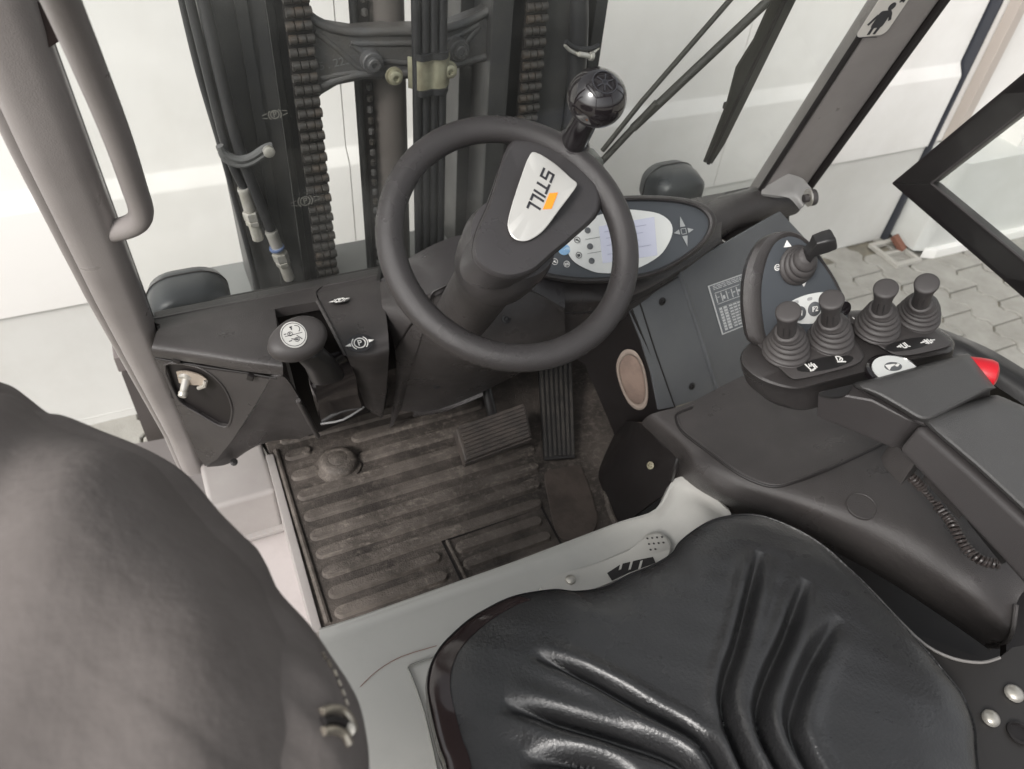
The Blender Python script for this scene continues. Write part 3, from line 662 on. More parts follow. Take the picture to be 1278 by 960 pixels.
# lower left fascia with pocket opening
P0, N0 = plane3((194, 448, .455), (338, 474, .445), (262, 578, .14))
out = [(193, 448), (258, 461), (306, 467), (336, 474), (322, 500), (303, 530), (288, 552), (270, 574), (256, 582), (248, 572), (232, 535), (214, 490)]
hol = [(206, 455), (240, 456), (262, 466), (280, 484), (289, 505), (289, 520), (284, 532), (272, 530), (248, 516), (228, 504), (218, 490)]
plate('lower_fascia', [AP(x, y, P0, N0) for x, y in out], [[AP(x, y, P0, N0) for x, y in hol]], PLA, .006, db, n=N0)
prism('pocket_liner', [AP(x, y, P0, N0)-N0*.007 for x, y in [(200, 450), (300, 464), (296, 540), (262, 532), (212, 500)]], -N0*.002, SEAL, db, bevel=0)
rim = crom([AP(x, y, P0, N0)+N0*.0005 for x, y in hol], 3, True)
tube('pocket_lip', rim, .0022, PLA, db, seg=8, closed=True)
tube('seam_gap', [AP(x, y, P0, N0)+N0*.001 for x, y in ((194, 447), (258, 458), (306, 465), (345, 472))], .0018, SEAL, db, seg=6)
f = Fr(AP(314, 468, P0, N0)+N0*.002, N0, (1, 0, -.3)); box('cover_clip', f.p(0, 0, .003), (.012, .014, .01), SEAL, db, rot=f.B)
f = Fr(AP(222, 448, P0, N0)+N0*.002, N0, (1, 0, -.3)); box('cover_clip', f.p(0, 0, .002), (.014, .010, .008), SEAL, db, rot=f.B)
patch('knee_panel', [L([(336, 474, .445), (355, 471, .45), (375, 500, .33), (396, 540, .16)]), L([(318, 510, .30), (340, 510, .30), (360, 522, .24), (380, 545, .13)]),
    L([(288, 552, .185), (318, 547, .16), (345, 545, .13), (372, 548, .10)]), L([(258, 583, .12), (285, 579, .11), (312, 560, .10), (335, 548, .09)])], PLA, db, thick=.006, sub=5)
screw(A(292, 577, .118), (0, -.5, .8), .006, PLAD, db)
# right housing beside the parking brake
patch('brake_housing', [L([(396, 366, .50), (436, 357, .50), (474, 350, .50)]), L([(400, 378, .503), (440, 370, .503), (478, 364, .503)]), L([(412, 402, .502), (448, 396, .502), (481, 388, .502)]), L([(424, 425, .498), (455, 420, .498), (484, 412, .498)]),
    L([(431, 441, .482), (459, 437, .482), (485, 430, .482)]), L([(436, 452, .45), (462, 452, .45), (485, 446, .45)]), L([(446, 480, .30), (464, 484, .30), (482, 482, .30)]), L([(456, 508, .15), (466, 516, .14), (476, 520, .12)])], PLA, db, thick=.006, sub=5)
prism('housing_side', L([(474, 350, .50), (484, 412, .495), (486, 432, .47), (483, 484, .29), (477, 522, .11)])+[Vector((.36, 1.28, .1)), Vector((.36, 1.26, .5))], (-.006, .003, 0), PLAD, db, bevel=0)
# dark recess walls behind the brake lever
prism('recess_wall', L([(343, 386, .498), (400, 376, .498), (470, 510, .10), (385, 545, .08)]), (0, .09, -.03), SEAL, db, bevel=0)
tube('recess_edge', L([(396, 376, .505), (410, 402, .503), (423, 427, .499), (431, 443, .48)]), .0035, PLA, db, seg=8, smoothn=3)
tube('trim_edge', L([(372, 500, .34), (384, 522, .25), (397, 545, .15)]), .005, PLA, db, seg=8, smoothn=3)
# emblems
def brake_emblem(px, py, z, n, x, s, sq, label):
    P_ = A(px, py, z); t = thing('brake_emblem', label, 'emblem', P_, 'parking brake emblems on the dashboard'); f = Fr(P_+Vector(n).normalized()*.001, n, x)
    ed = flat('emblem_disc', f, ell(0, 0, .020*s, .016*s), GLOSS, t, t=.001)
    w = WHITE
    multiflat('emblem_ring', f, ringq(0, 0, .0095*s, .0018*s)+ringq(0, 0, .0130*s, .0016*s, 8, -.9, .9)+ringq(0, 0, .0130*s, .0016*s, 8, 2.25, 4.05)+[[(.014*s, .003*s), (.023*s, 0), (.014*s, -.003*s)], [(-.014*s, .003*s), (-.014*s, -.003*s), (-.023*s, 0)]], w, ed, z=.0012)
    text('emblem_letter', 'P', .014*s, f, 0, -.0003, w, ed, z=.0012, bold=.0003)
nh = (A(440, 445, .475)-CAM).normalized()
brake_emblem(449, 429, .498, (0, -.30, .95), (1, 0, 0), 1.15, 1, 'round black parking brake emblem with white letter P on the brake housing')
brake_emblem(424, 376, .506, (0, .25, 1), (1, 0, 0), .85, 1, 'flatter white parking brake emblem near the windscreen edge of the dashboard')
# latch inside pocket
lt = thing('pocket_latch', 'worn steel latch with pin inside the lower left dashboard pocket', 'latch', AP(238, 472, P0, N0))
f = Fr(AP(236, 472, P0, N0)-N0*.004, N0, (1, 0, .1))
lathe('latch_pin', [(.014, 0), (.014, .006), (.0075, .008), (.0065, .030), (.008, .031), (.008, .038), (.0065, .040), (.001, .040)], f.p(-.006, .0), (N0+Vector((.1, 0, -.4))), STEEL, lt, seg=20)
patch('latch_plate', [[f.p(x, y, .004) for x, y in ((-.02, .014), (.0, .018), (.024, .012), (.034, .002))], [f.p(x, y, .010) for x, y in ((-.02, -.01), (0, -.012), (.02, -.010), (.032, -.006))]], mat('latch_zinc', (.42, .36, .30), .4, metal=.6), lt, thick=.003)
tube('latch_hook', [f.p(.034, .002, .008), f.p(.030, -.008, .012), (f.p(.016, -.016, .012))], .004, STEEL, lt, seg=8)

# parking brake lever
pb = thing('parking_brake_lever', 'parking brake lever with dark oval palm grip bearing a round silver sticker', 'brake lever', A(420, 520, .2))
path = L([(372, 428, .56), (392, 450, .52), (400, 470, .45)])
loft('lever_neck', [[p+Vector(v) for v in [(x*w, y*w*.8, 0) for x, y in rrect(0, 0, 2, 2, .7, 4)]] for p, w in zip(L([(374, 428, .555), (384, 438, .54), (398, 452, .50), (408, 468, .45)]), (.022, .024, .026, .030))], PLAD, pb)
loft('lever_body', [L([(382, 450, .475), (424, 438, .475), (434, 446, .455), (396, 464, .455)]), L([(386, 478, .40), (436, 466, .40), (444, 470, .39), (394, 488, .39)]),
     L([(392, 500, .30), (445, 488, .30), (447, 494, .29), (398, 506, .29)]), L([(400, 528, .20), (453, 508, .20), (453, 512, .19), (402, 532, .19)])], GLOSS, pb)
tube('lever_highlight', L([(400, 529, .205), (428, 524, .205), (454, 508, .205)]), .0022, mat('highlight_grey', (.30, .30, .30), .35), pb, seg=8, smoothn=3)  # edge highlight of the glossy lever, painted as a grey strip
gc = A(371, 424, .575); gn = Vector((-.05, -.42, .9)).normalized()
f = Fr(gc, gn, (1, .25, 0))
loft('palm_grip', [[f.p(.050*s*math.cos(t), .036*s*math.sin(t)*(1+.10*math.cos(t)), h) for t in [2*math.pi*i/32 for i in range(32)]] for s, h in ((.45, -.034), (.62, -.030), (.82, -.022), (.96, -.010), (1, 0), (.97, .008), (.86, .014), (.65, .0175), (.35, .019), (.02, .0195))], RUB, pb)
fs_ = Fr(f.p(-.004, .002, .0185), gn, (1, .1, 0))
gst = flat('grip_sticker', fs_, ell(0, 0, .0205, .0235), SILV, pb, t=.0015)
multiflat('sticker_print', fs_, ringq(0, 0, .019, .0008, ry=.021)+[seg(-.014, .001, .014, -.001, .0008), seg(-.002, .014, .002, .014, .002), seg(0, .015, 0, .009, .002), seg(-.006, -.006, .004, -.011, .0015), seg(.004, -.003, .010, -.012, .0012)]+ringq(.006, .008, .007, .001, 8, -1, 1.5)+ringq(-.005, .003, .004, .0008)+ringq(.002, -.010, .004, .0008)+[seg(-.014, .005, -.010, .005, .0012), seg(-.011, -.009, -.006, -.009, .0012)], DARKP, gst, z=.0016)
text('sticker_letter', 'P', .006, fs_, -.005, .003, DARKP, gst, z=.0016); text('sticker_letter', 'P', .006, fs_, .002, -.010, DARKP, gst, z=.0016)

# centre column housing
ch = thing('column_housing', 'tapered dark plastic housing at the foot of the steering column', 'housing', (.45, 1.1, .2))
patch('front_shell', [L([(538, 366, .585), (572, 350, .60), (620, 352, .60), (665, 365, .58), (704, 385, .55)]), L([(531, 400, .53), (575, 400, .53), (620, 405, .53), (665, 405, .52), (705, 403, .50)]), L([(522, 432, .45), (560, 445, .44), (610, 450, .43), (660, 440, .43), (705, 425, .43)]),
    L([(508, 478, .25), (550, 482, .24), (600, 474, .24), (645, 460, .26), (700, 440, .30)]), L([(498, 512, .11), (530, 515, .10), (570, 504, .11), (605, 488, .14), (650, 465, .2)])], PLA, ch, thick=.008, sub=5)
patch('left_shell', [L([(474, 352, .505), (500, 345, .53), (538, 367, .585)]), L([(478, 388, .50), (502, 388, .52), (531, 401, .53)]), L([(492, 432, .42), (507, 428, .45), (522, 433, .45)]), L([(494, 478, .25), (501, 478, .26), (508, 479, .25)]), L([(486, 534, .01), (491, 530, .04), (499, 513, .11)])], PLA, ch, thick=.008, sub=5)
patch('top_shell', [L([(474, 350, .50), (514, 320, .55), (572, 294, .59), (640, 292, .59), (705, 280, .58)]), L([(490, 352, .515), (528, 336, .575), (575, 320, .60), (640, 320, .60), (705, 320, .58)]), L([(502, 372, .525), (539, 366, .587), (573, 349, .602), (640, 352, .60), (705, 385, .55)])], HUBM, ch, thick=.008, sub=5)
tube('shell_gap', L([(569, 351, .606), (541, 364, .592), (537, 372, .58), (524, 390, .545), (508, 412, .49), (494, 436, .42)]), .0022, SEAL, ch, seg=6, smoothn=2)
patch('lower_plate', [L([(520, 500, .13), (560, 492, .13), (600, 480, .16)]), L([(517, 512, .11), (558, 506, .11), (602, 488, .14)]), L([(516, 519, .105), (558, 512, .105), (603, 494, .13)])], PLA, ch, thick=.006, sub=4)
for q in ((545, 480, .243), (608, 466, .25), (632, 398, .54)): screw(A(*q), (0, -.8, .5), .007, PLAD, ch)
# right half of the dashboard under the instrument pod
patch('right_cover', [L([(640, 315, .58), (700, 290, .57), (780, 262, .54), (850, 250, .52), (905, 240, .50)]), L([(660, 350, .58), (720, 362, .55), (790, 355, .53), (850, 325, .52), (900, 292, .52)]), L([(666, 380, .55), (724, 386, .51), (790, 372, .49), (848, 340, .50), (905, 304, .50)]),
    L([(674, 402, .49), (728, 403, .46), (785, 388, .45), (842, 350, .47), (906, 312, .47)]), L([(688, 420, .42), (732, 415, .42), (778, 399, .42), (835, 358, .44), (905, 318, .44)])], PLA, db, thick=.008, sub=5)
tube('cover_seam', L([(668, 386, .549), (724, 391, .51), (790, 377, .492), (846, 346, .50)]), .0018, SEAL, db, seg=6, smoothn=3)
prism('pale_insert', L([(874, 327, .475), (908, 306, .475), (914, 311, .475), (880, 333, .475)]), (0, 0, -.004), mat('pale_insert_grey', (.42, .42, .36), .6), db, bevel=0)
box('glass_ledge', (.60, 1.215, .488), (1.36, .05, .018), PLA, db, bevel=.004)
prism('firewall', [(-.02, 1.46, -.01), (1.35, 1.46, -.01), (1.35, 1.30, .47), (.35, 1.27, .47), (-.02, 1.27, .47)], (0, .01, 0), SEAL, db, bevel=0)
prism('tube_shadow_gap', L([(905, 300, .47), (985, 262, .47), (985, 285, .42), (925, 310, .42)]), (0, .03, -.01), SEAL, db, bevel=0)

# ================================================================== STEERING WHEEL
NW = Vector((-.03, -.557, .83)).normalized()
WC = CAM+ray(639.6, 299.5).normalized()*1.067
sw = thing('steering_wheel', 'black single-spoke steering wheel with silver brand badge on its hub', 'steering wheel', WC)
RW, RT = .1665, .0188
B = basis(NW, (1, 0, 0))
loops = []
for i in range(72):
    t = 2*math.pi*i/72; c = WC+B @ Vector((RW*math.cos(t), RW*math.sin(t), 0)); rd = (c-WC).normalized()
    loops.append([c+rd*(RT*math.cos(a)*1.0)+NW*(RT*math.sin(a)*(.92 if math.sin(a) > 0 else 1.05)) for a in [2*math.pi*q/20 for q in range(20)]])
loft('rim', loops, RIMM, sw, closed=True)
def HP(px, py, off): return AP(px, py, WC+NW*off, NW)
def hubloop(pts, offs, n=4):
    pp = [HP(x, y, o) for (x, y), o in zip(pts, offs)]; return crom(pp, n, True)
hub_o = [(634, 182), (662, 172), (706, 182), (744, 214), (748, 262), (716, 296), (690, 318), (664, 340), (632, 348), (604, 338), (590, 320), (594, 290), (612, 248)]
ho = [.010, .006, .006, .006, .012, .030, .038, .044, .046, .046, .045, .040, .028]
cc = (655, 272)
def sc(pts, s): return [(cc[0]+(x-cc[0])*s, cc[1]+(y-cc[1])*s) for x, y in pts]
low = [(x-8*k, y+7*k) for (x, y), k in zip(hub_o, (0, 0, 0, 0, 0, .6, 1, 1.6, 2, 2.3, 2, 1.2, .5))]
low2 = [(x-15*k, y+16*k) for (x, y), k in zip(hub_o, (0, 0, 0, 0, .3, .8, 1.2, 1.8, 2, 2.2, 2, 1.3, .6))]
loft('hub', [hubloop(low, [v-.055 if v > .02 else v-.025 for v in ho]), hubloop([(x-2, y+3) for x, y in hub_o], [v-.022 for v in ho]), hubloop(hub_o, [v-.006 for v in ho]), hubloop(sc(hub_o, .965), ho), hubloop(sc(hub_o, .93), [v+.003 for v in ho]), hubloop(sc(hub_o, .6), [v+.004 for v in ho]), hubloop(sc(hub_o, .15), [v*.15+.028 for v in ho])], HUBM, sw)
tube('hub_seam', hubloop(sc(hub_o, 1.0), [v-.008 for v in ho]), .0012, SEAL, sw, seg=6, closed=True)
lathe('hub_skirt', [(.050, -.105), (.061, -.100), (.064, -.07), (.066, -.02), (.060, .01), (.03, .015)], WC+Vector((0, 0, 0)), NW, HUBM, sw, seg=40)
# badge
nb_pts = [(668, 190), (692, 204), (712, 222), (720, 229), (716, 238), (698, 262), (680, 286), (666, 297), (654, 301), (642, 298), (635, 288), (634, 276), (640, 252), (652, 216), (660, 196)]
def boff(px, py):  # height of the badge surface along the spoke
    t = max(0, min(1, ((px-650)*.42+(300-py)*.9)/115)); return .044-.026*t
def badge_pt(px, py, e=0): return HP(px, py, boff(px, py)+e)
bc = (676, 245)
bl = lambda s, e: crom([badge_pt(bc[0]+(x-bc[0])*s, bc[1]+(y-bc[1])*s, e) for x, y in nb_pts], 3, True)
bdg = loft('badge_plate', [bl(1.0, .001), bl(1.0, .0055), bl(.975, .0065), bl(.5, .0068), bl(.02, .0068)], SILV, sw)
o_ = badge_pt(674, 238, .0072); xa = badge_pt(660, 270, .0072)-badge_pt(686, 208, .0072)
nb = (badge_pt(690, 240, 0)-badge_pt(660, 240, 0)).cross(badge_pt(690, 210, 0)-badge_pt(660, 270, 0)).normalized(); nb = nb if nb.dot(CAM-WC) > 0 else -nb
fb = Fr(o_, nb, xa)
lw = .0025
def letters():
    h = .0155; q = []
    xx = -.033
    # S (angular)
    q += [[(xx, h/2), (xx, h/2-lw*1.1), (xx+.013, h/2-lw*1.1), (xx+.013, h/2)], seg(xx+lw/2, h/2, xx+lw/2, 0, lw), [(xx, lw/2), (xx, -lw/2), (xx+.013, -lw/2), (xx+.013, lw/2)], seg(xx+.013-lw/2, 0, xx+.013-lw/2, -h/2, lw), [(xx, -h/2+lw*1.1), (xx, -h/2), (xx+.013, -h/2), (xx+.013, -h/2+lw*1.1)]]
    xx += .0155
    q += [[(xx, h/2), (xx, h/2-lw*1.1), (xx+.014, h/2-lw*1.1), (xx+.014, h/2)], seg(xx+.007, h/2-lw, xx+.007, -h/2, lw*1.15)]
    xx += .017
    q += [seg(xx+.001, h/2, xx+.001, -h/2, lw*1.1)]
    for k in range(2):
        xx += .006 if not k else .0115
        q += [seg(xx+.001, h/2, xx+.001, -h/2, lw*1.1), [(xx, -h/2+lw*1.1), (xx, -h/2), (xx+.009, -h/2), (xx+.009, -h/2+lw*1.1)]]
    return [[((x+y*.12+.0035)*1.28, y*1.2+.001) for x, y in p] for p in q]
multiflat('brand_lettering', fb, letters(), DARKP, bdg, t=.0006, label='dark grey letters reading STILL')
flat('orange_bar', fb, [(-.003, .0130), (.027, .0130), (.019, .0235), (-.011, .0235)], ORAN, bdg, t=.0006)
# spinner knob
kb = HP(716, 178, .012)
kn = thing('spinner_knob', 'glossy black ball spinner knob standing on the steering wheel rim', 'knob', kb)
kax = (CAM+ray(745, 122).normalized()*((kb-CAM).length-.085)-kb).normalized()
kl = (CAM+ray(745, 122).normalized()*((kb-CAM).length-.085)-kb).length
lathe('knob_socket', [(.026, -.02), (.026, -.006), (.023, .0), (.0205, .004)], kb, kax, HUBM, kn, seg=32)
lathe('knob_stem', [(.019, -.004), (.0185, .02), (.017, kl*.65), (.015, kl*.8)], kb, kax, GLOSS, kn, seg=32)
R_ = .0375
kbl = lathe('knob_ball', [(.001, kl-R_*.92)]+[(R_*math.cos(a)*(1.04), kl+R_*.92*math.sin(a)) for a in [rad(q) for q in range(-80, 60, 8)]]+[(R_*.50, kl+R_*.80), (R_*.44, kl+R_*.83), (R_*.42, kl+R_*.80), (R_*.3, kl+R_*.82), (.001, kl+R_*.86)], kb, kax, GLOSS, kn, seg=48)
kf = Fr(kb+kax*(kl+R_*.855), kax, (1, -.2, 0))
multiflat('knob_logo', kf, ringq(0, 0, .0165, .0012)+[seg(0, 0, .012*math.cos(a), .012*math.sin(a), .0016) for a in (.3, 1.3, 2.4, 3.6, 4.5, 5.4)]+[ell(0, 0, .004)], DARKP, kbl, t=.0008)
# column neck
sc_ = thing('steering_column', 'dark plastic steering column under the steering wheel', 'steering column', WC-NW*.2)
lathe('column_shroud', [(.049, -.34), (.049, -.10), (.045, -.09)], WC, NW, PLA, sc_, seg=32)

# ================================================================== INSTRUMENT POD
ip = thing('instrument_panel', 'lens shaped instrument panel with white oval display area and cursor pad', 'instrument panel', A(790, 305, .62))
PI0 = A(790, 305, .615); NI = Vector((-.10, -.66, .75)).normalized()
def IP(px, py, e=0): return AP(px, py, PI0+NI*e, NI)
iout = [(893, 280), (888, 263), (868, 251), (829, 245), (776, 245), (735, 253), (690, 272), (655, 300), (648, 325), (662, 342), (707, 352), (754, 353), (810, 346), (848, 329), (881, 303)]
ic = (775, 298)
def il(s, e, sy=None): sy = sy or s; return crom([IP(ic[0]+(x-ic[0])*s, ic[1]+(y-ic[1])*sy, e) for x, y in iout], 4, True)
loft('bezel', [il(.93, -.07, .88), il(1.0, -.03), il(1.01, -.004), il(.995, .006), il(.965, .0105, .95), il(.94, .008, .91), il(.925, .0, .875), il(.92, -.006, .87)], PLA, ip, cap=False)
prism('face_panel', il(.935, -.002, .89), -NI*.004, FACE, ip, bevel=0, smooth=False)
o = IP(778, 302); fi = Fr(o, NI, IP(850, 289)-IP(700, 317)); 
def i2(px, py): v = IP(px, py)-o; return (v.dot(fi.B.col[0]), v.dot(fi.B.col[1]))
ov = [(839, 290), (836, 277), (822, 267), (800, 263), (780, 262), (757, 266), (733, 274), (713, 288), (707, 300), (709, 316), (718, 328), (737, 338), (752, 341), (775, 340), (800, 333), (822, 320), (833, 306)]
dov = flat('display_oval', fi, [i2(*q) for q in [(p.x, p.y) for p in crom([Vector((x, y, 0)) for x, y in ov], 3, True)]], PANW, ip, t=.001); WL[dov.name] = WL[dov.name]
lcs = flat('lcd_screen', fi, [i2(*q) for q in ((747, 283), (816, 271), (820, 319), (752, 329))], LCD, dov, t=.0008, z=.001)
multiflat('screen_text', fi, [seg(*i2(x0, y0), *i2(x1, y1), .0012) for x0, y0, x1, y1 in ((754, 290, 768, 287.5), (784, 285, 806, 281), (756, 298, 766, 296), (788, 293, 802, 290.5), (757, 307, 770, 304.5), (786, 302, 797, 300), (758, 318, 775, 315), (790, 310, 812, 306))], mat('lcd_ink', (.36, .37, .48), .3), dov, z=.0019)
for px, py in ((733, 288), (736, 308), (738, 326)):
    c = fi.p(*i2(px, py)); lathe('round_button', [(.0058, .001), (.0058, .0025), (.0048, .0032), (.001, .0034)], c, NI, BTN, dov, seg=20)
for (x0, y0, x1, y1) in ((732, 299, 749, 296), (733, 317, 750, 314), (731, 298, 731, 300)): flat('button_divider', fi, seg(*i2(x0, y0), *i2(x1, y1), .0006), BTN, dov, z=.001)
def icon(px, py, fg, bgd, glyph, nm):
    x, y = i2(px, py); r = .0060
    if bgd: flat(nm+'_disc', fi, ell(x, y, r), bgd, ip, t=.0006, z=.001)
    multiflat(nm, fi, ringq(x, y, r, .0009)+[[(x+a*r, y+b*r) for a, b in g] for g in glyph], fg, ip, z=.0017)
turtle = [[(-.6, -.1), (-.2, .4), (.3, .3), (.1, 0), (.6, -.3), (.2, -.4), (-.1, -.1)]]
icon(720, 300, DARKP, None, turtle+[seg(-.5, .4, .5, -.5, .2)], 'icon_tool'); icon(722, 319, DARKP, None, [seg(-.4, -.3, .3, -.3, .2), seg(-.4, .3, .3, .3, .2), seg(-.4, -.3, -.4, .3, .2), seg(.3, -.3, .3, .3, .2), seg(-.2, 0, .2, 0, .3)], 'icon_pump')
icon(707, 330, WHITE, None, [seg(-.5, .3, .5, .3, .15), seg(-.5, 0, .5, 0, .15), seg(-.5, -.3, .5, -.3, .15), seg(-.5, -.4, -.5, .4, .15), seg(.5, -.4, .5, .4, .15)], 'icon_page'); icon(692, 327, WHITE, None, turtle, 'icon_animal')
x, y = i2(704, 312)
q = []
for k in range(4): q += ringq(x, y, .011-k*.0026, .0010, 22, .2+k*.3, 5.9+k*.2, ry=.0095-k*.0022)
multiflat('blue_spiral_mark', fi, q, BLUE, ip, z=.0018); flat('blue_mark_ground', fi, ell(x, y, .0115, .010), mat('pale_blue', (.45, .58, .68), .5), ip, t=.0004, z=.0012)
x, y = i2(853, 289); g = mat('cursor_grey', (.30, .31, .31), .5)
cpq = [[(-.0042, .0068), (.0042, .0068), (0, .022)], [(-.0042, -.0068), (0, -.022), (.0042, -.0068)], [(.0068, .0038), (.0068, -.0038), (.0158, 0)], [(-.0068, .0038), (-.0158, 0), (-.0068, -.0038)]]+[seg(-.0038, .0038*k, .0038, .0038*k, .0010) for k in (-1, 1)]+[seg(.0038*k, -.0038, .0038*k, .0038, .0010) for k in (-1, 1)]
multiflat('cursor_pad', fi, [[(x+a*1.35, y+b*1.35) for a, b in g_] for g_ in cpq], g, ip, z=.001)

# ================================================================== RIGHT METAL SIDE PANEL
sp_ = thing('metal_cladding', 'blue-grey painted sheet metal panel right of the footwell with a load chart', 'panel', (1.0, .98, .3))
PA, NA = plane3((845, 340, .5), (990, 270, .5), (895, 490, .2))
def SP(px, py, e=0): return AP(px, py, PA+NA*e, NA)
prism('chart_panel', [SP(*q) for q in ((848, 336), (974, 264), (1003, 295), (1032, 420), (960, 475), (898, 490), (872, 410))], -NA*.006, METG, sp_, bevel=.002)
PB, NB = plane3((795, 366, .48), (848, 338, .50), (840, 508, .2))
prism('corner_panel', [AP(*q, PB, NB) for q in ((796, 368), (845, 337), (870, 410), (896, 491), (842, 508), (822, 512), (813, 466), (800, 425), (785, 388))], -NB*.006, METG, sp_, bevel=.002)
tube('panel_fold', [SP(x, y, -.003) for x, y in ((847, 338), (871, 410), (897, 490))], .006, METG, sp_, seg=12)
tube('strip_seam', [AP(*q, PB, NB)+NB*.001 for q in ((797, 374), (818, 440), (842, 508))], .0015, SEAL, sp_, seg=6)
for px, py in ((826, 376), (863, 482)): screw(AP(px, py, PB, NB)+NB*.001, NB, .0065, PLAD, sp_)
lc = thing('load_chart', 'rectangular grey and white load capacity chart on the side panel', 'sticker', SP(915, 380))
c4 = [SP(883, 357, .001), SP(962, 325, .001), SP(980, 386, .001), SP(901, 418, .001)]
fl = Fr(c4[3], NA, c4[2]-c4[3]); wl = (c4[2]-c4[3]).length; hl = (c4[0]-c4[3]).dot(fl.B.col[1]); sk_ = (c4[0]-c4[3]).dot(fl.B.col[0])
def lp(u, v): return (u*wl+sk_*v, v*hl)
csh = flat('chart_sheet', fl, [lp(0, 0), lp(1, 0), lp(1, 1), lp(0, 1)], mat('chart_ground', (.12, .13, .14), .45), lc, t=.0005)
cq = []
def bar(u0, v0, u1, v1): cq.append([lp(u0, v0), lp(u1, v0), lp(u1, v1), lp(u0, v1)])
for a_ in ((.015, .0, .985, .018), (.015, .982, .985, 1), (.0, .0, .018, 1), (.98, .0, 1, 1)): bar(*a_)
rs = random.Random(3)
for v in (.95, .92, .89): 
    u = .06
    while u < .9: w = rs.uniform(.02, .09); bar(u, v, min(.94, u+w), v+.012); u += w+.015
for v in [.06+.06*k for k in range(8)]:
    bar(.06, v, .10, v+.04); bar(.12, v, .17, v+.04); u = .2
    while u < .93: bar(u, v+.006, min(.94, u+.05), v+.032); u += .062
    bar(.05, v+.048, .95, v+.051)
for u0, u1 in ((.06, .42), (.50, .94)):
    for v in (.60, .82): bar(u0, v, u1, v+.01)
    k = u0
    while k < u1: bar(k, .63, k+.012, .80); bar(k+.02, .70+rs.uniform(-.05, .05), k+.05, .72+rs.uniform(0, .05)); k += .075
multiflat('chart_lines', fl, cq, mat('chart_print', (.50, .51, .51), .5), csh, t=.0003, z=.0006)
# dark side wall of the footwell and vent
fw = thing('footwell_wall', 'black side wall of the footwell with an oval beige-ringed pad', 'side wall', (.85, 1.0, .1))
PF, NF = plane3((786, 392, .44), (836, 512, .18), (765, 545, .0))
def FP(px, py, e=0): return AP(px, py, PF+NF*e, NF)
prism('wall_plate', [FP(*q) for q in ((690, 430), (788, 388), (842, 512), (780, 540), (768, 545), (730, 455))], -NF*.01, SEAL, fw, bevel=0)
ov2 = [(775, 441), (785, 436), (796, 442), (805, 462), (809, 490), (806, 507), (797, 512), (785, 504), (774, 482), (769, 458)]
oc = (789, 474)
vl = lambda s, e: crom([FP(oc[0]+(x-oc[0])*s, oc[1]+(y-oc[1])*s, e) for x, y in ov2], 4, True)
loft('vent_ring', [vl(1, 0), vl(1, .004), vl(.93, .006), vl(.84, .005), vl(.82, .001)], VRING, fw)
loft('vent_pad', [vl(.80, .0), vl(.80, .0065), vl(.70, .0085), vl(.05, .009)], WOOD, fw)
patch('kick_plate', [L([(774, 527, .01), (788, 526, .15), (802, 529, .288)]), L([(749, 582, .0), (782, 565, .13), (828, 557, .285)]), L([(750, 606, 0), (792, 590, .14), (848, 575, .284)]), L([(773, 660, 0), (810, 630, .14), (850, 604, .258)])], SEAL, fw, thick=.006, sub=4)
screw(A(812, 581, .215), (-.8, -.2, .5), .006, GOLDZ, fw)

# ================================================================== SIDE CONSOLE
sc2 = thing('side_console', 'large matt black moulded side console beside the seat with storage lid', 'console', (.95, .5, .35))
cbody = patch('console_body', [L([(800, 529, .29), (808, 520, .335), (822, 514, .355), (860, 503, .37), (930, 468, .38), (1010, 440, .38), (1090, 400, .38)]),
    L([(846, 574, .285), (852, 562, .340), (866, 558, .365), (905, 550, .38), (985, 520, .39), (1070, 490, .39), (1160, 440, .39)]),
    L([(848, 604, .26), (862, 592, .325), (880, 586, .36), (915, 580, .385), (990, 560, .395), (1090, 520, .395), (1200, 470, .395)]),
    L([(912, 640, .22), (905, 622, .325), (922, 612, .365), (960, 605, .39), (1030, 585, .40), (1120, 545, .40), (1240, 500, .40)]),
    L([(996, 668, .24), (985, 655, .31), (1003, 645, .355), (1040, 635, .39), (1100, 610, .40), (1180, 575, .40), (1280, 540, .40)]),
    L([(1092, 716, .22), (1080, 700, .29), (1100, 690, .345), (1130, 675, .385), (1170, 655, .40), (1230, 625, .40), (1320, 590, .40)]),
    L([(1176, 770, .19), (1165, 755, .26), (1185, 748, .325), (1208, 735, .375), (1235, 705, .395), (1280, 680, .40), (1350, 650, .40)]),
    L([(1236, 812, .17), (1232, 806, .22), (1250, 805, .27), (1262, 790, .33), (1268, 755, .36), (1290, 730, .38), (1370, 700, .39)])], PLA, sc2, thick=.006, sub=5)
ch_ = hitter(cbody)
seamL = [(864, 509), (846, 517), (844, 525), (852, 540), (880, 562), (915, 588), (942, 602), (966, 608), (990, 603), (1030, 588), (1078, 566), (1110, 550)]
sl = [ch_(p.x, p.y, .0012)[0] for p in crom([Vector((x, y, 0)) for x, y in seamL], 4)]
tube('lid_seam', sl, .0024, SEAL, sc2, seg=6)
sl = [ch_(p.x+1.5, p.y-2.5, .0005)[0] for p in crom([Vector((x, y, 0)) for x, y in seamL], 4)]
tube('lid_edge', sl, .0022, PLA, sc2, seg=6)
p_, n_ = ch_(1075, 632, 0)
lathe('plug_cap', [(.026, -.004), (.026, .0010), (.0250, .0016), (.0240, .0004), (.012, -.0003), (.001, -.0006)], p_+n_*.001, n_, PLA, sc2, seg=32)
tube('console_seam', L([(846, 572, .36), (842, 585, .34), (838, 600, .29)]), .0035, PLAD, sc2, seg=8, smoothn=2)
tube('console_end_edge', L([(1232, 806, .225), (1250, 806, .275), (1263, 790, .335), (1268, 755, .365)]), .004, PLA, sc2, seg=8, smoothn=3)
box('shade_box', (.98, .22, -.02), (.66, .85, .14), SEAL, sc2, bevel=0)  # black filler standing in for deep shade between seat and console
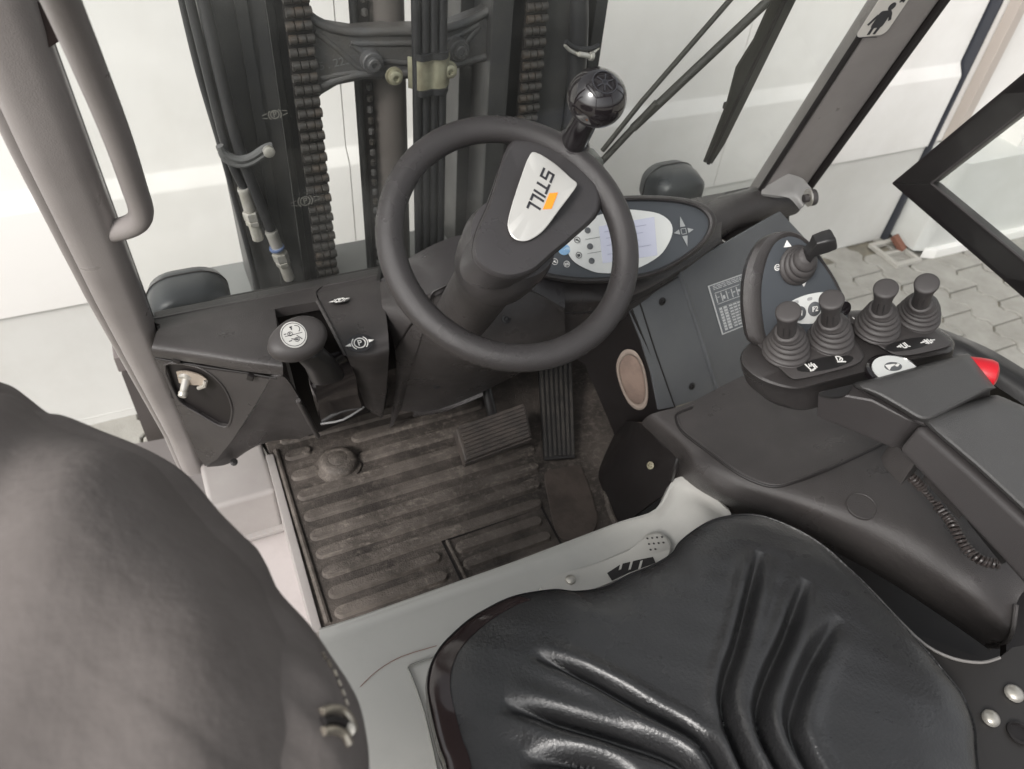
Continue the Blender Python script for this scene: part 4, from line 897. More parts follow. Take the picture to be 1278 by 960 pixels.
prism('console_back', L([(1258, 680, .30), (1400, 680, .30), (1400, 960, .30), (1255, 860, .30)]), (0, 0, -.02), SEAL, sc2, bevel=0)
prism('shade_wall', L([(850, 604, .26), (905, 640, .22), (985, 700, .16), (1100, 790, .12), (1230, 840, .1)])+[Vector((1.0, .1, -.05)), Vector((.75, .7, -.05))], (.02, .02, 0), SEAL, sc2, bevel=0)  # black face painting the deep shadow below the console shoulder
rt = thing('right_trim', 'black moulded rim of the cab side right of the joystick head', 'trim', (1.35, .7, .4))
patch('rim_strip', [L([(1160, 405, .42), (1200, 420, .44), (1240, 438, .44), (1285, 465, .44)]), L([(1165, 420, .45), (1200, 430, .455), (1240, 455, .455), (1285, 482, .455)]), L([(1165, 450, .43), (1200, 455, .43), (1240, 480, .43), (1285, 510, .43)])], PLAD, rt, thick=.02, sub=4)
prism('rim_wall', L([(1165, 440, .42), (1285, 500, .42), (1285, 560, .2), (1165, 500, .2)]), (.02, .02, 0), SEAL, rt, bevel=0)

# ================================================================== JOYSTICK HEAD
HZ = .65
jh = thing('lever_console', 'dark plastic armrest head carrying four small hydraulic levers', 'control head', A(1050, 440, HZ))
ho2 = [(924, 452), (928, 436), (942, 424), (968, 408), (1010, 394), (1060, 388), (1121, 386), (1150, 398), (1186, 420), (1191, 433), (1182, 442), (1130, 452), (1078, 466), (1030, 478), (994, 486), (962, 480), (938, 468)]
hc = (1050, 436)
def hl_(s, z, dy=0): return crom([A(hc[0]+(x-hc[0])*s, hc[1]+(y-hc[1])*s+dy, z) for x, y in ho2], 4, True)
loft('head_body', [hl_(.72, .565, 36), hl_(.86, .572, 33), hl_(.95, .59, 22), hl_(.985, .615, 9), hl_(1.0, .637), hl_(.985, .645), hl_(.94, .648), hl_(.5, .649), hl_(.05, .649)], PLA, jh)
def plate_(pts, nm='lever_plate'):
    c = [sum(q[i] for q in pts)/len(pts) for i in (0, 1)]
    lp_ = lambda s, z: crom([A(c[0]+(x-c[0])*s, c[1]+(y-c[1])*s, z) for x, y in pts], 4, True)
    return loft(nm, [lp_(1.02, .645), lp_(1.01, .658), lp_(.985, .662), lp_(.94, .663), lp_(.1, .663)], RUB, jh)
p1 = [(941, 424), (948, 416), (985, 401), (1030, 397), (1054, 410), (1074, 436), (1077, 447), (1066, 456), (1030, 466), (998, 473), (984, 470), (960, 446)]
p2 = [(1058, 396), (1062, 392), (1090, 388), (1120, 386), (1136, 394), (1178, 420), (1186, 428), (1180, 434), (1140, 443), (1118, 443), (1100, 434), (1072, 414)]
plate_(p1); plate_(p2)
def decal(px, py, kind, lab=None):
    f = Fr(A(px, py, .6642), (0, 0, 1), A(px+40, py-9, .6642)-A(px, py, .6642))
    s = .0085
    G_ = {'fork': [seg(-1, .9, -.9, -.8, .25), seg(-.9, -.8, .2, -.6, .25), seg(.2, -.6, .2, .6, .25), seg(-.6, .1, -.3, .8, .2), seg(-.3, .1, .3, .9, .2), seg(-1.2, -.9, -.4, -.9, .25), seg(.6, -.5, .6, .6, .25)],
          'mast': [seg(-.8, -.5, .8, -.9, .25), seg(-.6, -.5, -.2, .8, .22), seg(-.2, .8, .5, .6, .22), seg(.5, .6, .7, -.1, .22), seg(-.1, -.3, .5, .3, .22), seg(.1, -.6, .6, -.2, .22)],
          'shift': [seg(-1.5, 0, -.5, 0, .22), seg(-.9, .3, -.5, 0, .2), seg(-.9, -.3, -.5, 0, .2), seg(-.3, -.6, -.3, .5, .22), seg(-.3, -.6, .4, -.6, .22), seg(.4, -.6, .4, .6, .22), seg(.8, -.5, .8, .7, .22), seg(.8, -.5, 1.2, -.5, .22)],
          'clamp': [seg(-1.7, .1, -.7, .1, .22), seg(1.7, .1, .7, .1, .22), seg(-1, .4, -.6, .1, .2), seg(1, .4, .6, .1, .2), seg(-.4, -.6, -.4, .7, .22), seg(.3, -.6, .3, .7, .22), seg(-.1, -.5, -.1, .5, .2), seg(.5, -.3, .9, -.3, .22), seg(-.9, -.3, -.4, -.3, .2)]}[kind]
    multiflat('lever_pictogram', f, [[(x*s, y*s) for x, y in g] for g in G_], WHITE, jh, z=.0008)
def lozenge(px, py, w, h):
    f = Fr(A(px, py, .6632), (0, 0, 1), A(px+40, py-9, .6642)-A(px, py, .6642))
    flat('pictogram_ground', f, ell(0, 0, w, h, 30), PLAD, jh, t=.0008)
lozenge(1030, 454, .052, .0125); lozenge(1135, 430, .048, .0115)
decal(1014, 458, 'fork'); decal(1047, 449, 'mast'); decal(1127, 432, 'shift'); decal(1158, 427, 'clamp'); decal(1003, 411, 'mast')
for q in ((1072, 396), (1066, 398)): multiflat('small_tick', Fr(A(*q, .6635), (0, 0, 1), (1, 0, 0)), [seg(0, -.004, 0, .004, .002)], WHITE, jh)
hn = thing('horn_button', 'white half-round horn button with trumpet symbol behind the armrest front', 'button', A(1113, 458, .655))
fh = Fr(A(1116, 464, .6535), (0, 0, 1), A(1150, 452, .65)-A(1110, 460, .65))
loft('button_base', [[fh.p(x*s, y*s, h) for x, y in ell(0, 0, .040, .034, 36)] for s, h in ((1.12, -.006), (1.12, .002), (1.02, .004), (1, .003))], GLOSS, hn)
bfc = flat('button_face', fh, ell(0, 0, .037, .031, 36), PANW, hn, t=.003, z=.002)
flat('symbol_ground', fh, ell(0, .006, .015, .0095), BTN, bfc, t=.0006, z=.0052)
multiflat('trumpet_symbol', fh, [[(-.012, .011), (-.012, .0), (-.004, .0055), (.008, .0085), (.012, .006), (.012, .0095), (-.002, .0105)], ell(.007, .007, .003)], WHITE, bfc, z=.006)
tube('head_edge_line', [A(x, y, .646) for x, y in ((995, 483), (1030, 475), (1076, 464))], .0012, mat('edge_light', (.16, .155, .15), .4), jh, seg=6, smoothn=2)

def joystick(bx, by, tx, ty, lean, label):
    b = A(bx, by, .662); t = thing('joystick_lever', label, 'joystick', b, 'four small hydraulic levers on the armrest head')
    ax = (A(tx, ty, .775)-b).normalized(); hgt = (A(tx, ty, .775)-b).length
    r = .0345; prof = [(r, -.002), (r, .003)]
    for k in range(5):
        rr = r*(1.04-.10*k); h0 = .004+k*.0122
        prof += [(rr*.84, h0+.0003), (rr*.97, h0+.0025), (rr*1.0, h0+.0048), (rr*1.0, h0+.0068), (rr*.95, h0+.0094), (rr*.82, h0+.0118)]
    prof += [(.0185, .066), (.0155, .068)]
    n = len(prof); loops = []
    # boot bends from vertical base to the lever axis
    for rr, h in prof:
        k = max(0, min(1, h/.068)); a = Vector((0, 0, 1)).lerp(ax, k**.7).normalized(); c = b+Vector((0, 0, 1))*h*(1-k)+ax*h*k
        loops.append(circ(c, a, rr, 36, x=(1, 0, 0)))
    loft('rubber_boot', loops, RUB, t, angle=80)
    kl_ = hgt
    lk = loft('lever_knob', [circ(b+ax*h, ax, rr*.87, 28, r2=rr*.87*ry, x=(1, 0, 0)) for rr, h, ry in ((.013, .055, 1), (.0158, .062, .95), (.0158, kl_*.72, .9), (.0170, kl_*.82, .9), (.0195, kl_*.93, .95), (.0206, kl_*.965, .95), (.0206, kl_*.985, .95), (.0192, kl_*.998, .95), (.0160, kl_*1.004, .95), (.008, kl_*1.007, 1), (.0005, kl_*1.008, 1))], RUB, t)
    # grip slot
    q = b+ax*(kl_*.74); v = (CAM-q); v = (v-ax*v.dot(ax)).normalized(); sd_ = ax.cross(v)
    for s in (-.004, .004): tube('grip_groove', [q+v*.0155+sd_*s-ax*.014, q+v*.0165+sd_*s+ax*.01], .0006, PLAD, lk, seg=5)
joystick(979, 441, 984, 388, 0, 'small rubber hydraulic lever furthest left on the head, above the fork pictogram')
joystick(1034, 428, 1038, 373, 0, 'second small rubber lever from the left, standing in front of the F2 button')
joystick(1092, 413, 1106, 359, 0, 'third small lever from the left, tilted right, in front of the yard paving')
joystick(1142, 400, 1157, 353, 0, 'rightmost small rubber lever, nearest the red stop knob')

# direction switch pod
dp = thing('direction_switch_pod', 'upright oval pod with direction lever, white arrows and F1 F2 buttons', 'control pod', A(1000, 410, .66))
PD, ND = plane3((955, 425, .665), (980, 296, .80), (1058, 395, .68))
def DP(px, py, e=0): return AP(px, py, PD+ND*e, ND)
do = [(978, 290), (963, 300), (952, 325), (946, 360), (948, 400), (958, 430), (1000, 432), (1056, 410), (1062, 396), (1048, 358), (1030, 328), (1008, 300), (992, 290)]
dc = (1000, 370)
dl = lambda s, e: crom([DP(dc[0]+(x-dc[0])*s, dc[1]+(y-dc[1])*s, e) for x, y in do], 4, True)
dl2 = lambda dx, e: crom([DP(x+dx*max(0, min(1, (1000-x)/50)), y, e) for x, y in do], 4, True)
loft('pod_shell', [dl2(-20, -.09), dl2(-16, -.05), dl2(-22, -.02), dl2(-18, -.004), dl2(-10, .003), dl(.985, .005), dl(.93, .003), dl(.90, -.001), dl(.88, -.002)], PLA, dp)
prism('pod_face', dl(.93, .0008), ND*.001, FACE, dp, bevel=0, smooth=False)
o2 = DP(1000, 370, .002); fd = Fr(o2, ND, DP(1040, 362)-DP(980, 374))
def d2(px, py): v = DP(px, py)-DP(1000, 370); return (v.dot(fd.B.col[0]), v.dot(fd.B.col[1]))
multiflat('direction_arrow', fd, [[d2(982, 300), d2(978, 309), d2(988, 308)], [d2(998, 350), d2(1007, 350), d2(1003, 358)]], WHITE, dp)
x, y = d2(970, 334); multiflat('lamp_symbol', fd, ringq(x, y, .005, .001)+[seg(x-.004, y-.002, x+.004, y-.002, .001), seg(x-.004, y+.001, x+.004, y+.001, .001)], WHITE, dp)
keyp = [(984, 380), (998, 371), (1016, 366), (1032, 365), (1046, 372), (1052, 385), (1050, 398), (1030, 402), (1000, 404), (986, 396)]
kg = flat('key_ground', fd, [d2(p.x, p.y) for p in crom([Vector((x, y, 0)) for x, y in keyp], 3, True)], PANW, dp, t=.0008)
for px, py, lb_ in ((997, 391, 'F1'), (1015.5, 385.5, 'F2')):
    x, y = d2(px, py); c = fd.p(x, y, .001)
    lathe('key_button', [(.0115, 0), (.0115, .0015), (.0105, .0022), (.001, .0022)], c, ND, BTN, kg, seg=24)
    text('key_text', lb_, .0115, fd, x, y, WHITE, kg, z=.0034, bold=.0002)
for px, py in ((993, 377), (1010, 373)): x, y = d2(px, py); flat('key_lamp', fd, rrect(x, y, .009, .005, .002), mat('key_lamp_grey', (.36, .36, .36), .5), dp, t=.0006, z=.0009)
x, y = d2(1050, 384); lathe('rotary_knob', [(.012, 0), (.0125, .004), (.011, .009), (.001, .010)], fd.p(x, y), ND, GLOSS, dp, seg=24)
bx = DP(993, 331, .001)
dlv = thing('direction_lever', 'flat tipped travel direction lever on a ribbed boot in the upright pod', 'lever', bx)
la = (CAM+ray(1012, 314).normalized()*((bx-CAM).length-.045)-bx).normalized()
prof = []
for k in range(4):
    r0_ = .031*(1-.13*k); h0 = k*.009
    prof += [(r0_*.9, h0), (r0_, h0+.003), (r0_, h0+.005), (r0_*.86, h0+.0085)]
loops = []
for rr, h in prof+[(.013, .038), (.012, .040)]:
    k = min(1, h/.04); a = ND.lerp(la, k).normalized(); loops.append(circ(bx+ND*h*(1-k)+la*h*k, a, rr, 32, x=(1, 0, 0)))
loft('rubber_boot', loops, RUB, dlv, angle=80)
tip = bx+la*.040
dist = (tip-CAM).length
e0 = tip; e1 = CAM+ray(1018, 306).normalized()*(dist-.012); e2 = CAM+ray(1041, 298).normalized()*(dist-.008)
td = (e2-e1).normalized(); vz = Vector((0, 0, 1)); sdv = td.cross(vz).normalized(); uz = sdv.cross(td)
lpz = []
for c_, w1, w2 in ((e0-la*.008, .0105, .0105), (e0+la*.004, .010, .010), (e0.lerp(e1, .6), .009, .010), (e1, .012, .0125), (e1.lerp(e2, .5), .0135, .0125), (e2-td*.002, .014, .011), (e2, .012, .009)):
    lpz.append([c_+sdv*x*w1+uz*y*w2 for x, y in rrect(0, 0, 2, 2, .35, 4)])
loft('lever_tip', lpz, PLAD, dlv, angle=50)

# ================================================================== ARMREST
ar = thing('armrest', 'dark grey padded armrest with box shaped front section and long pad', 'armrest', A(1150, 560, .6))
ARMP = mat('arm_side_plastic', (.045, .041, .041), .42, bump=.25, bscale=800)
t0 = [(1019, 490), (1064, 479), (1200, 444), (1216, 446), (1224, 456), (1240, 482), (1236, 486), (1172, 524), (1160, 532), (1148, 532), (1136, 524), (1088, 502)]
top = [(1064, 480), (1100, 470), (1196, 444), (1212, 445), (1222, 456), (1240, 482), (1236, 487), (1174, 519), (1158, 526), (1143, 524), (1120, 510), (1090, 493)]
def al(pts, s, z, dx=0, dy=0):
    c = [sum(q[i] for q in pts)/len(pts) for i in (0, 1)]
    return crom([A(c[0]+(x-c[0])*s+dx, c[1]+(y-c[1])*s+dy, z) for x, y in pts], 3, True)
loft('front_top', [al(top, .97, .628), al(top, 1.01, .640), al(top, 1.0, .655), al(top, .988, .666), al(top, .96, .675), al(top, .91, .681), al(top, .84, .6835), al(top, .6, .684), al(top, .05, .684)], mat('arm_plastic', (.060, .058, .057), .42, bump=.4, bscale=900), ar)
side = [(1020, 491), (1062, 481), (1120, 512), (1150, 528), (1200, 505), (1236, 488), (1236, 500), (1150, 545), (1122, 556)]
bm = bmesh.new()
a_ = [bm.verts.new(p) for p in L([(1019, 488, .648), (1064, 478, .652), (1200, 446, .65), (1238, 484, .65), (1158, 530, .65), (1136, 524, .65), (1088, 500, .65)])]
b_ = [bm.verts.new(p) for p in L([(1017, 520, .575), (1060, 520, .575), (1190, 480, .575), (1236, 510, .575), (1150, 560, .575), (1112, 560, .575), (1066, 540, .575)])]
bm.faces.new(a_); bm.faces.new(b_[::-1])
for i in range(7): bm.faces.new((a_[i], b_[i], b_[(i+1) % 7], a_[(i+1) % 7]))
bmobj('front_box', bm, ARMP, ar, bevel=.006, seg=3)
tube('box_seam', L([(1066, 482, .655), (1090, 497, .655), (1120, 514, .655), (1143, 527, .655), (1156, 532, .655), (1165, 529, .655)]), .0014, SEAL, ar, seg=6, smoothn=2)
prism('recess_shade', [A(p.x, p.y, .6535) for p in crom([Vector(q) for q in ((1024, 490, 0), (1060, 481, 0), (1062, 487, 0), (1052, 494, 0), (1038, 495, 0), (1027, 493, 0))], 3, True)], (0, 0, -.004), PLAD, ar, bevel=0)  # shade of the finger recess, painted as a flat dark patch
padt = [(1150, 520), (1168, 512), (1236, 495), (1250, 496), (1262, 501), (1300, 520), (1380, 580), (1420, 640), (1380, 700), (1320, 678), (1278, 640), (1215, 582), (1160, 535)]
loft('arm_pad', [al(padt, 1.0, .585, -4, 6), al(padt, 1.01, .62), al(padt, 1.0, .644), al(padt, .99, .655), al(padt, .965, .664), al(padt, .92, .670), al(padt, .85, .6725), al(padt, .6, .672), al(padt, .03, .672)], mat('arm_pad_grey', (.075, .073, .072), .46, bump=.4, bscale=900), ar)
bm = bmesh.new()
a_ = [bm.verts.new(p) for p in L([(1144, 530, .648), (1210, 588, .648), (1272, 646, .648), (1370, 735, .648), (1400, 640, .648), (1250, 505, .648)])]
b_ = [bm.verts.new(p) for p in L([(1119, 562, .60), (1180, 625, .585), (1250, 700, .575), (1330, 790, .57), (1400, 700, .58), (1250, 560, .60)])]
bm.faces.new(a_); bm.faces.new(b_[::-1])
for i in range(6): bm.faces.new((a_[i], b_[i], b_[(i+1) % 6], a_[(i+1) % 6]))
bmobj('pad_shell', bm, ARMP, ar, bevel=.010, seg=4)
bm = bmesh.new()
prism('support_block', L([(1098, 572, .53), (1128, 562, .53), (1142, 590, .53), (1124, 606, .53), (1103, 584, .53)]), (0, 0, .05), PLA, ar, bevel=.004)
prism('slide_rail', L([(1150, 598, .50), (1160, 594, .50), (1204, 640, .50), (1196, 650, .50)]), (0, 0, .03), PLA, ar, bevel=.004)
prism('slide_rail', L([(1205, 650, .50), (1215, 644, .50), (1260, 700, .50), (1250, 706, .50)]), (0, 0, .03), PLAD, ar, bevel=.004)
tag(lathe('stop_knob', [(.017, -.03), (.021, -.028), (.023, -.01), (.0235, .006), (.021, .014), (.013, .018), (.001, .019)], A(1228, 466, .652), A(1262, 472, .652)-A(1222, 464, .645), RED, seg=36), 'bright red rounded stop knob at the far end of the armrest front', 'stop button')
# coiled cable
cb = L([(1136, 594, .50), (1146, 603, .49), (1158, 618, .47), (1182, 645, .46), (1190, 657, .46), (1198, 672, .455), (1207, 685, .45), (1219, 696, .45), (1233, 702, .45), (1248, 704, .455)])
cbs = crom(cb, 40)
hel = []; tot = 0; prev = None
for i, p in enumerate(cbs):
    t = (cbs[min(len(cbs)-1, i+1)]-cbs[max(0, i-1)]).normalized()
    if prev is not None: tot += (p-prev).length
    prev = p; u = Vector((0, 0, 1)); s = t.cross(u).normalized(); v = s.cross(t)
    r = .0065 if not (.035 < tot < .07) else .003
    ph = tot/.0062*2*math.pi
    hel.append(p+(s*math.cos(ph)+v*math.sin(ph))*r)
tag(tube('coiled_cable', hel, .0026, mat('cable_black', (.05, .042, .040), .35), seg=6), 'black coiled cable hanging under the armrest pad', 'cable')

# ================================================================== SEAT BASE
sb = thing('metal_plinth', 'grey-green painted metal seat base edge in front of the seat', 'seat base', (.4, .5, .15))
rows_ = [L([(400, 790, .25), (440, 778, .25), (500, 757, .25), (573, 731, .25), (640, 707, .25), (700, 684, .25), (771, 657, .25), (815, 640, .255), (838, 602, .27), (868, 606, .27), (905, 640, .25)]),
    L([(400, 800, .262), (442, 786, .262), (502, 764, .262), (576, 738, .262), (645, 714, .262), (706, 692, .262), (775, 666, .262), (822, 655, .265), (848, 622, .28), (875, 625, .28), (915, 655, .26)]),
    L([(410, 840, .265), (455, 830, .265), (515, 800, .265), (590, 775, .265), (660, 750, .265), (720, 730, .265), (790, 705, .265), (840, 690, .265), (870, 665, .28), (895, 660, .28), (930, 680, .26)]),
    L([(420, 980, .265), (480, 980, .265), (540, 980, .265), (640, 960, .265), (700, 900, .265), (760, 860, .265), (820, 830, .265), (870, 800, .265), (900, 760, .265), (950, 750, .265), (980, 750, .26)]) ]
rows_.insert(0, [Vector((p.x, p.y+.004, .0)) for p in rows_[0]])
patch('base_cover', rows_, BASEM, sb, thick=.006, sub=4)
tube('panel_seam', L([(513, 830, .268), (509, 834, .268), (513, 842, .268), (530, 890, .268), (550, 980, .268)]), .0016, mat('seam_grey', (.22, .22, .20), .6), sb, seg=6, smoothn=2)
tube('panel_seam', L([(513, 830, .268), (530, 824, .268), (560, 815, .268)]), .0016, mat('seam_grey', (.22, .22, .20), .6), sb, seg=6, smoothn=2)
tube('scratch', L([(450, 857, .2665), (470, 838, .2665), (500, 820, .2665), (545, 806, .2665)]), .0006, mat('scratch_rust', (.25, .15, .12), .7), sb, seg=5, smoothn=3)
hh = thing('adjustment_lever', 'pale cast seat adjustment handle with rivet and slotted grip', 'handle', A(760, 700, .29))
hp_ = [(672, 738), (690, 722), (712, 713), (740, 705), (775, 690), (800, 678), (806, 668), (822, 664), (834, 672), (838, 686), (828, 700), (800, 712), (765, 728), (730, 742), (700, 748)]
loft('handle_casting', [crom([A(x, y, .27) for x, y in hp_], 3, True), crom([A(x, y, .292) for x, y in hp_], 3, True), crom([A(755+(x-755)*.97, 706+(y-706)*.9, .298) for x, y in hp_], 3, True), crom([A(755+(x-755)*.5, 706+(y-706)*.4, .299) for x, y in hp_], 3, True)], CAST, hh)
lathe('rivet', [(.009, 0), (.0085, .003), (.005, .0055), (.001, .006)], A(712, 724, .299), (0, 0, 1), STEEL, hh, seg=20)
prism('grip_slot', L([(758, 715, .3005), (775, 704, .3005), (800, 698, .3005), (815, 695, .3005), (818, 702, .3005), (785, 714, .3005), (764, 724, .3005)]), (0, 0, -.004), SEAL, hh, bevel=0)
for x0 in (772, 784, 796): prism('grip_slot_bar', L([(x0, 712, .301), (x0+3, 711, .301), (x0+6, 700, .301), (x0+3, 701, .301)]), (0, 0, .002), CAST, hh, bevel=0)
for i in range(10): lathe('grip_dot', [(.0022, 0), (.0012, .0012), (.0003, .0014)], A(808+(i % 4)*6+(i//4)*2, 672+(i//4)*7-(i % 4)*.6, .2995), (0, 0, 1), PLA, hh, seg=8)

# ================================================================== SEAT
def mound(name, outline, cx, cy, zfn, m, parent=None, nr=60, lower=(), **k):
    N = len(outline); vs, fs = [], []
    for j in range(nr+1):
        r = (j/nr)**.85
        for x, y in outline: 
            X, Y = cx+(x-cx)*r, cy+(y-cy)*r; vs.append(Vector((X, Y, zfn(X, Y, r))))
    for s, z in lower:
        for x, y in outline: vs.append(Vector((cx+(x-cx)*s, cy+(y-cy)*s, z)))
    R = nr+1+len(lower)
    for j in range(R-1):
        for i in range(N): a = j*N+i; b = j*N+(i+1) % N; fs.append((a, b, b+N, a+N))
    fs.append(tuple((R-1)*N+i for i in range(N)))
    me = obj(name, vs, fs, m, parent, angle=80, **k); return me
so_px = [(1222, 960), (1218, 909), (1204, 870), (1169, 825), (1110, 760), (1060, 708), (1015, 672), (972, 650), (930, 641), (885, 650), (850, 674), (838, 690), (815, 704), (785, 716), (756, 731), (720, 737), (690, 735), (655, 740), (620, 752), (585, 773), (555, 800), (539, 825), (533, 855), (538, 890), (548, 930), (560, 975)]
SZ = .475
opts = [A(x, y, SZ) for x, y in so_px]
opts += [Vector((.09, .15, 0)), Vector((.12, -.02, 0)), Vector((.30, -.12, 0)), Vector((.52, -.12, 0)), Vector((.66, -.03, 0))]
ol = [(p.x, p.y) for p in crom([Vector((p.x, p.y, 0)) for p in opts], 22, True)]
gr = []
def pl(pts, w, d, z=.50): gr.append(([A(x, y, z) for x, y in crom2(pts)], w, d))
def crom2(pts): return [(p.x, p.y) for p in crom([Vector((x, y, 0)) for x, y in pts], 14)]
B2 = lambda pts: [(500+x/1.643, 580+y/1.643) for x, y in pts]
pl(B2([(735, 180), (715, 270), (690, 370), (668, 440), (664, 500), (685, 580), (720, 660), (760, 740)]), .0068, .022)
pl(B2([(828, 240), (790, 350), (755, 430), (735, 500), (745, 570), (790, 660), (820, 740)]), .0068, .022)
pl(B2([(895, 315), (850, 390), (818, 460), (800, 530), (815, 590), (850, 660), (880, 740)]), .0085, .019)
pl(B2([(265, 388), (400, 452), (500, 508), (580, 550), (625, 590), (660, 660), (680, 740)]), .0075, .017)
pl(B2([(205, 488), (330, 532), (450, 570), (550, 605), (590, 640), (620, 740)]), .0085, .018)
pl(B2([(245, 606), (350, 616), (430, 640), (500, 700)]), .008, .016)
GR = []
for P_, w, d in gr:
    ln = [0]
    for a, b in zip(P_, P_[1:]): ln.append(ln[-1]+((a.x-b.x)**2+(a.y-b.y)**2)**.5)
    GR.append(([(p.x, p.y) for p in P_], ln, w, d, min(p.x for p in P_)-.07, max(p.x for p in P_)+.07, min(p.y for p in P_)-.07, max(p.y for p in P_)+.07))
def seat_z(X, Y, r):
    z = SZ-.006+.046*(1-r**3.4)**.62 if r < 1 else SZ
    # softly dished middle
    z -= .010*math.exp(-((X-.44)**2+(Y-.22)**2)/.02)
    for P_, ln, w, d, x0, x1, y0, y1 in GR:
        if not (x0 < X < x1 and y0 < Y < y1): continue
        best = 9; bl_ = 0; sgn = 1
        for i in range(len(P_)-1):
            ax_, ay = P_[i]; bx_, by = P_[i+1]; dx, dy = bx_-ax_, by-ay; q = dx*dx+dy*dy
            t = max(0, min(1, ((X-ax_)*dx+(Y-ay)*dy)/q)); ex, ey = X-ax_-dx*t, Y-ay-dy*t; dd = ex*ex+ey*ey
            if dd < best: best = dd; bl_ = ln[i]+t*(ln[i+1]-ln[i]); sgn = 1 if dx*ey-dy*ex > 0 else -1
        dd = math.sqrt(best); fade = min(1, bl_/.07)**.7
        z -= d*fade*math.exp(-(dd/w)**2)
        z += d*.38*fade*math.exp(-((dd-w*2.3)/(w*1.5))**2)
    return z + .0008*math.sin(X*90+Y*40)*math.sin(Y*70)
seat = thing('driver_seat', 'black leatherette driver seat cushion with pressed V shaped grooves', 'seat', (.45, .2, .3))
mound('seat_cushion', ol, .47, .21, seat_z, LEA, seat, nr=180, lower=((1.006, SZ-.008), (1.004, SZ-.022), (.99, SZ-.04), (.97, SZ-.055), (.95, .36)))
et = [(x, y) for x, y in ol if x < .30 and .02 < y < .50]
et.sort(key=lambda q: math.atan2(q[1]-.21, -(q[0]-.47)))
tr_ = []
for x, y in et[::2]:
    row = []
    for sc3 in (.925, .945, .965, .985, 1.0, 1.004, 1.0):
        X, Y = .47+(x-.47)*sc3, .21+(y-.21)*sc3
        row.append(Vector((X, Y, (seat_z(X, Y, min(.999, sc3))+.0015) if sc3 < 1 else SZ-.004)))
    row[-2].z = SZ-.012; row[-1].z = SZ-.03
    tr_.append(row)
patch('edge_trim', tr_, mat('glossy_trim', (.030, .021, .021), .14), seat, thick=.002, sub=2)
pp = [Vector((.47+(x-.47)*.995, .21+(y-.21)*.995, SZ-.036)) for x, y in ol[::3]]
tube('piping', pp, .0032, LEA, seat, seg=8, closed=True)
prism('seat_pan', [(.47+(x-.47)*.93, .21+(y-.21)*.93, .37) for x, y in ol[::8]], (0, 0, -.10), PLAD, seat, bevel=.004)
sd_pts = L([(1063, 716, .43), (1085, 735, .43), (1120, 772, .43), (1155, 805, .43), (1190, 822, .43), (1225, 826, .43), (1248, 820, .43), (1262, 808, .43), (1300, 800, .43), (1320, 980, .43), (1200, 990, .43), (1190, 900, .43)])
prism('side_bracket', sd_pts, (0, 0, -.008), mat('bracket_black', (.028, .026, .025), .42, bump=.1, bscale=600), seat, bevel=.002)
tube('bracket_edge', L([(1063, 716, .434), (1085, 735, .434), (1120, 772, .434), (1155, 805, .434), (1190, 822, .434), (1225, 827, .434), (1248, 821, .434)]), .0022, mat('worn_edge', (.22, .21, .20), .4), seat, seg=6, smoothn=3)
for px, py, r in ((1265, 866, .0125), (1236, 897, .0115)): lathe('rivet_head', [(r, 0), (r, .003), (r*.85, .006), (r*.4, .009), (.001, .0095)], A(px, py, .432), (0, 0, 1), STEEL, seat, seg=24)
lathe('bracket_hole', [(.016, 0), (.016, .002), (.012, .003), (.011, -.002), (.001, -.002)], A(1272, 915, .432), (0, 0, 1), SEAL, seat, seg=20)

# ================================================================== JACKET
def jout(px, z):
    jo = [A(x, y, z) for x, y in px]+[Vector((-.15, .02, 0)), Vector((-.42, .06, 0)), Vector((-.52, .30, 0)), Vector((-.42, .58, 0))]
    return [(p.x, p.y) for p in crom([Vector((p.x, p.y, 0)) for p in jo], 8, True)]
jol = jout([(-60, 440), (0, 492), (32, 506), (70, 536), (115, 554), (165, 576), (212, 600), (246, 636), (280, 672), (316, 712), (348, 760), (374, 806), (390, 846), (398, 888), (402, 930), (402, 970), (392, 1040), (370, 1140)], .86)
jof = jout([(-60, 436), (0, 486), (32, 500), (70, 530), (100, 540), (140, 556), (190, 575), (240, 604), (282, 652), (312, 682), (330, 700), (352, 745), (392, 790), (424, 836), (446, 872), (457, 915), (460, 960), (455, 1040), (420, 1140)], .83)
def jz(X, Y, r):
    z = .86+.12*(1-r**2.6)**.7 if r < 1 else .86
    s = (X+.15)*.55+(Y-.35)*.83; tt = (X+.15)*.83-(Y-.35)*.55
    e = 1-r**8
    z += e*(.009*math.sin(tt*22+2*math.sin(s*7))+.006*math.sin(tt*50+s*9+1)+.003*math.sin(s*30+tt*12))
    return z
def jz2(X, Y, r):
    z = .83+.095*(1-r**4)**.6 if r < 1 else .83
    s = (X+.15)*.55+(Y-.35)*.83; tt = (X+.15)*.83-(Y-.35)*.55
    e = min(1, (1-r)*12)
    return z+e*(.003*math.sin(s*33+tt*14+2*math.sin(s*11))+.0016*math.sin(s*87-tt*40+3*math.sin(tt*17))+.001*math.sin(s*190+tt*60))
jk = thing('jacket', 'dark grey fabric jacket with zipped pocket bulging into the lower left corner', 'jacket', (-.15, .35, .75))
mound('jacket_body', jol, -.16, .34, jz, FAB, jk, nr=70, lower=((1.0, .845), (.985, .82), (.95, .78), (.88, .72)))
mound('jacket_flap', jof, -.16, .34, jz2, FAB, jk, nr=70, lower=((1.0, .82), (.985, .80), (.95, .76), (.88, .70)))
jtop = hitter(bpy.data.objects['jacket_flap'])
def jp(px, py, e=0): return jtop(px, py, e)[0]
tube('zip_tape', [jp(x, y, .001) for x, y in ((400, 890), (412, 886), (426, 888), (436, 900), (440, 915))], .0032, ZIP, jk, seg=8, smoothn=4)
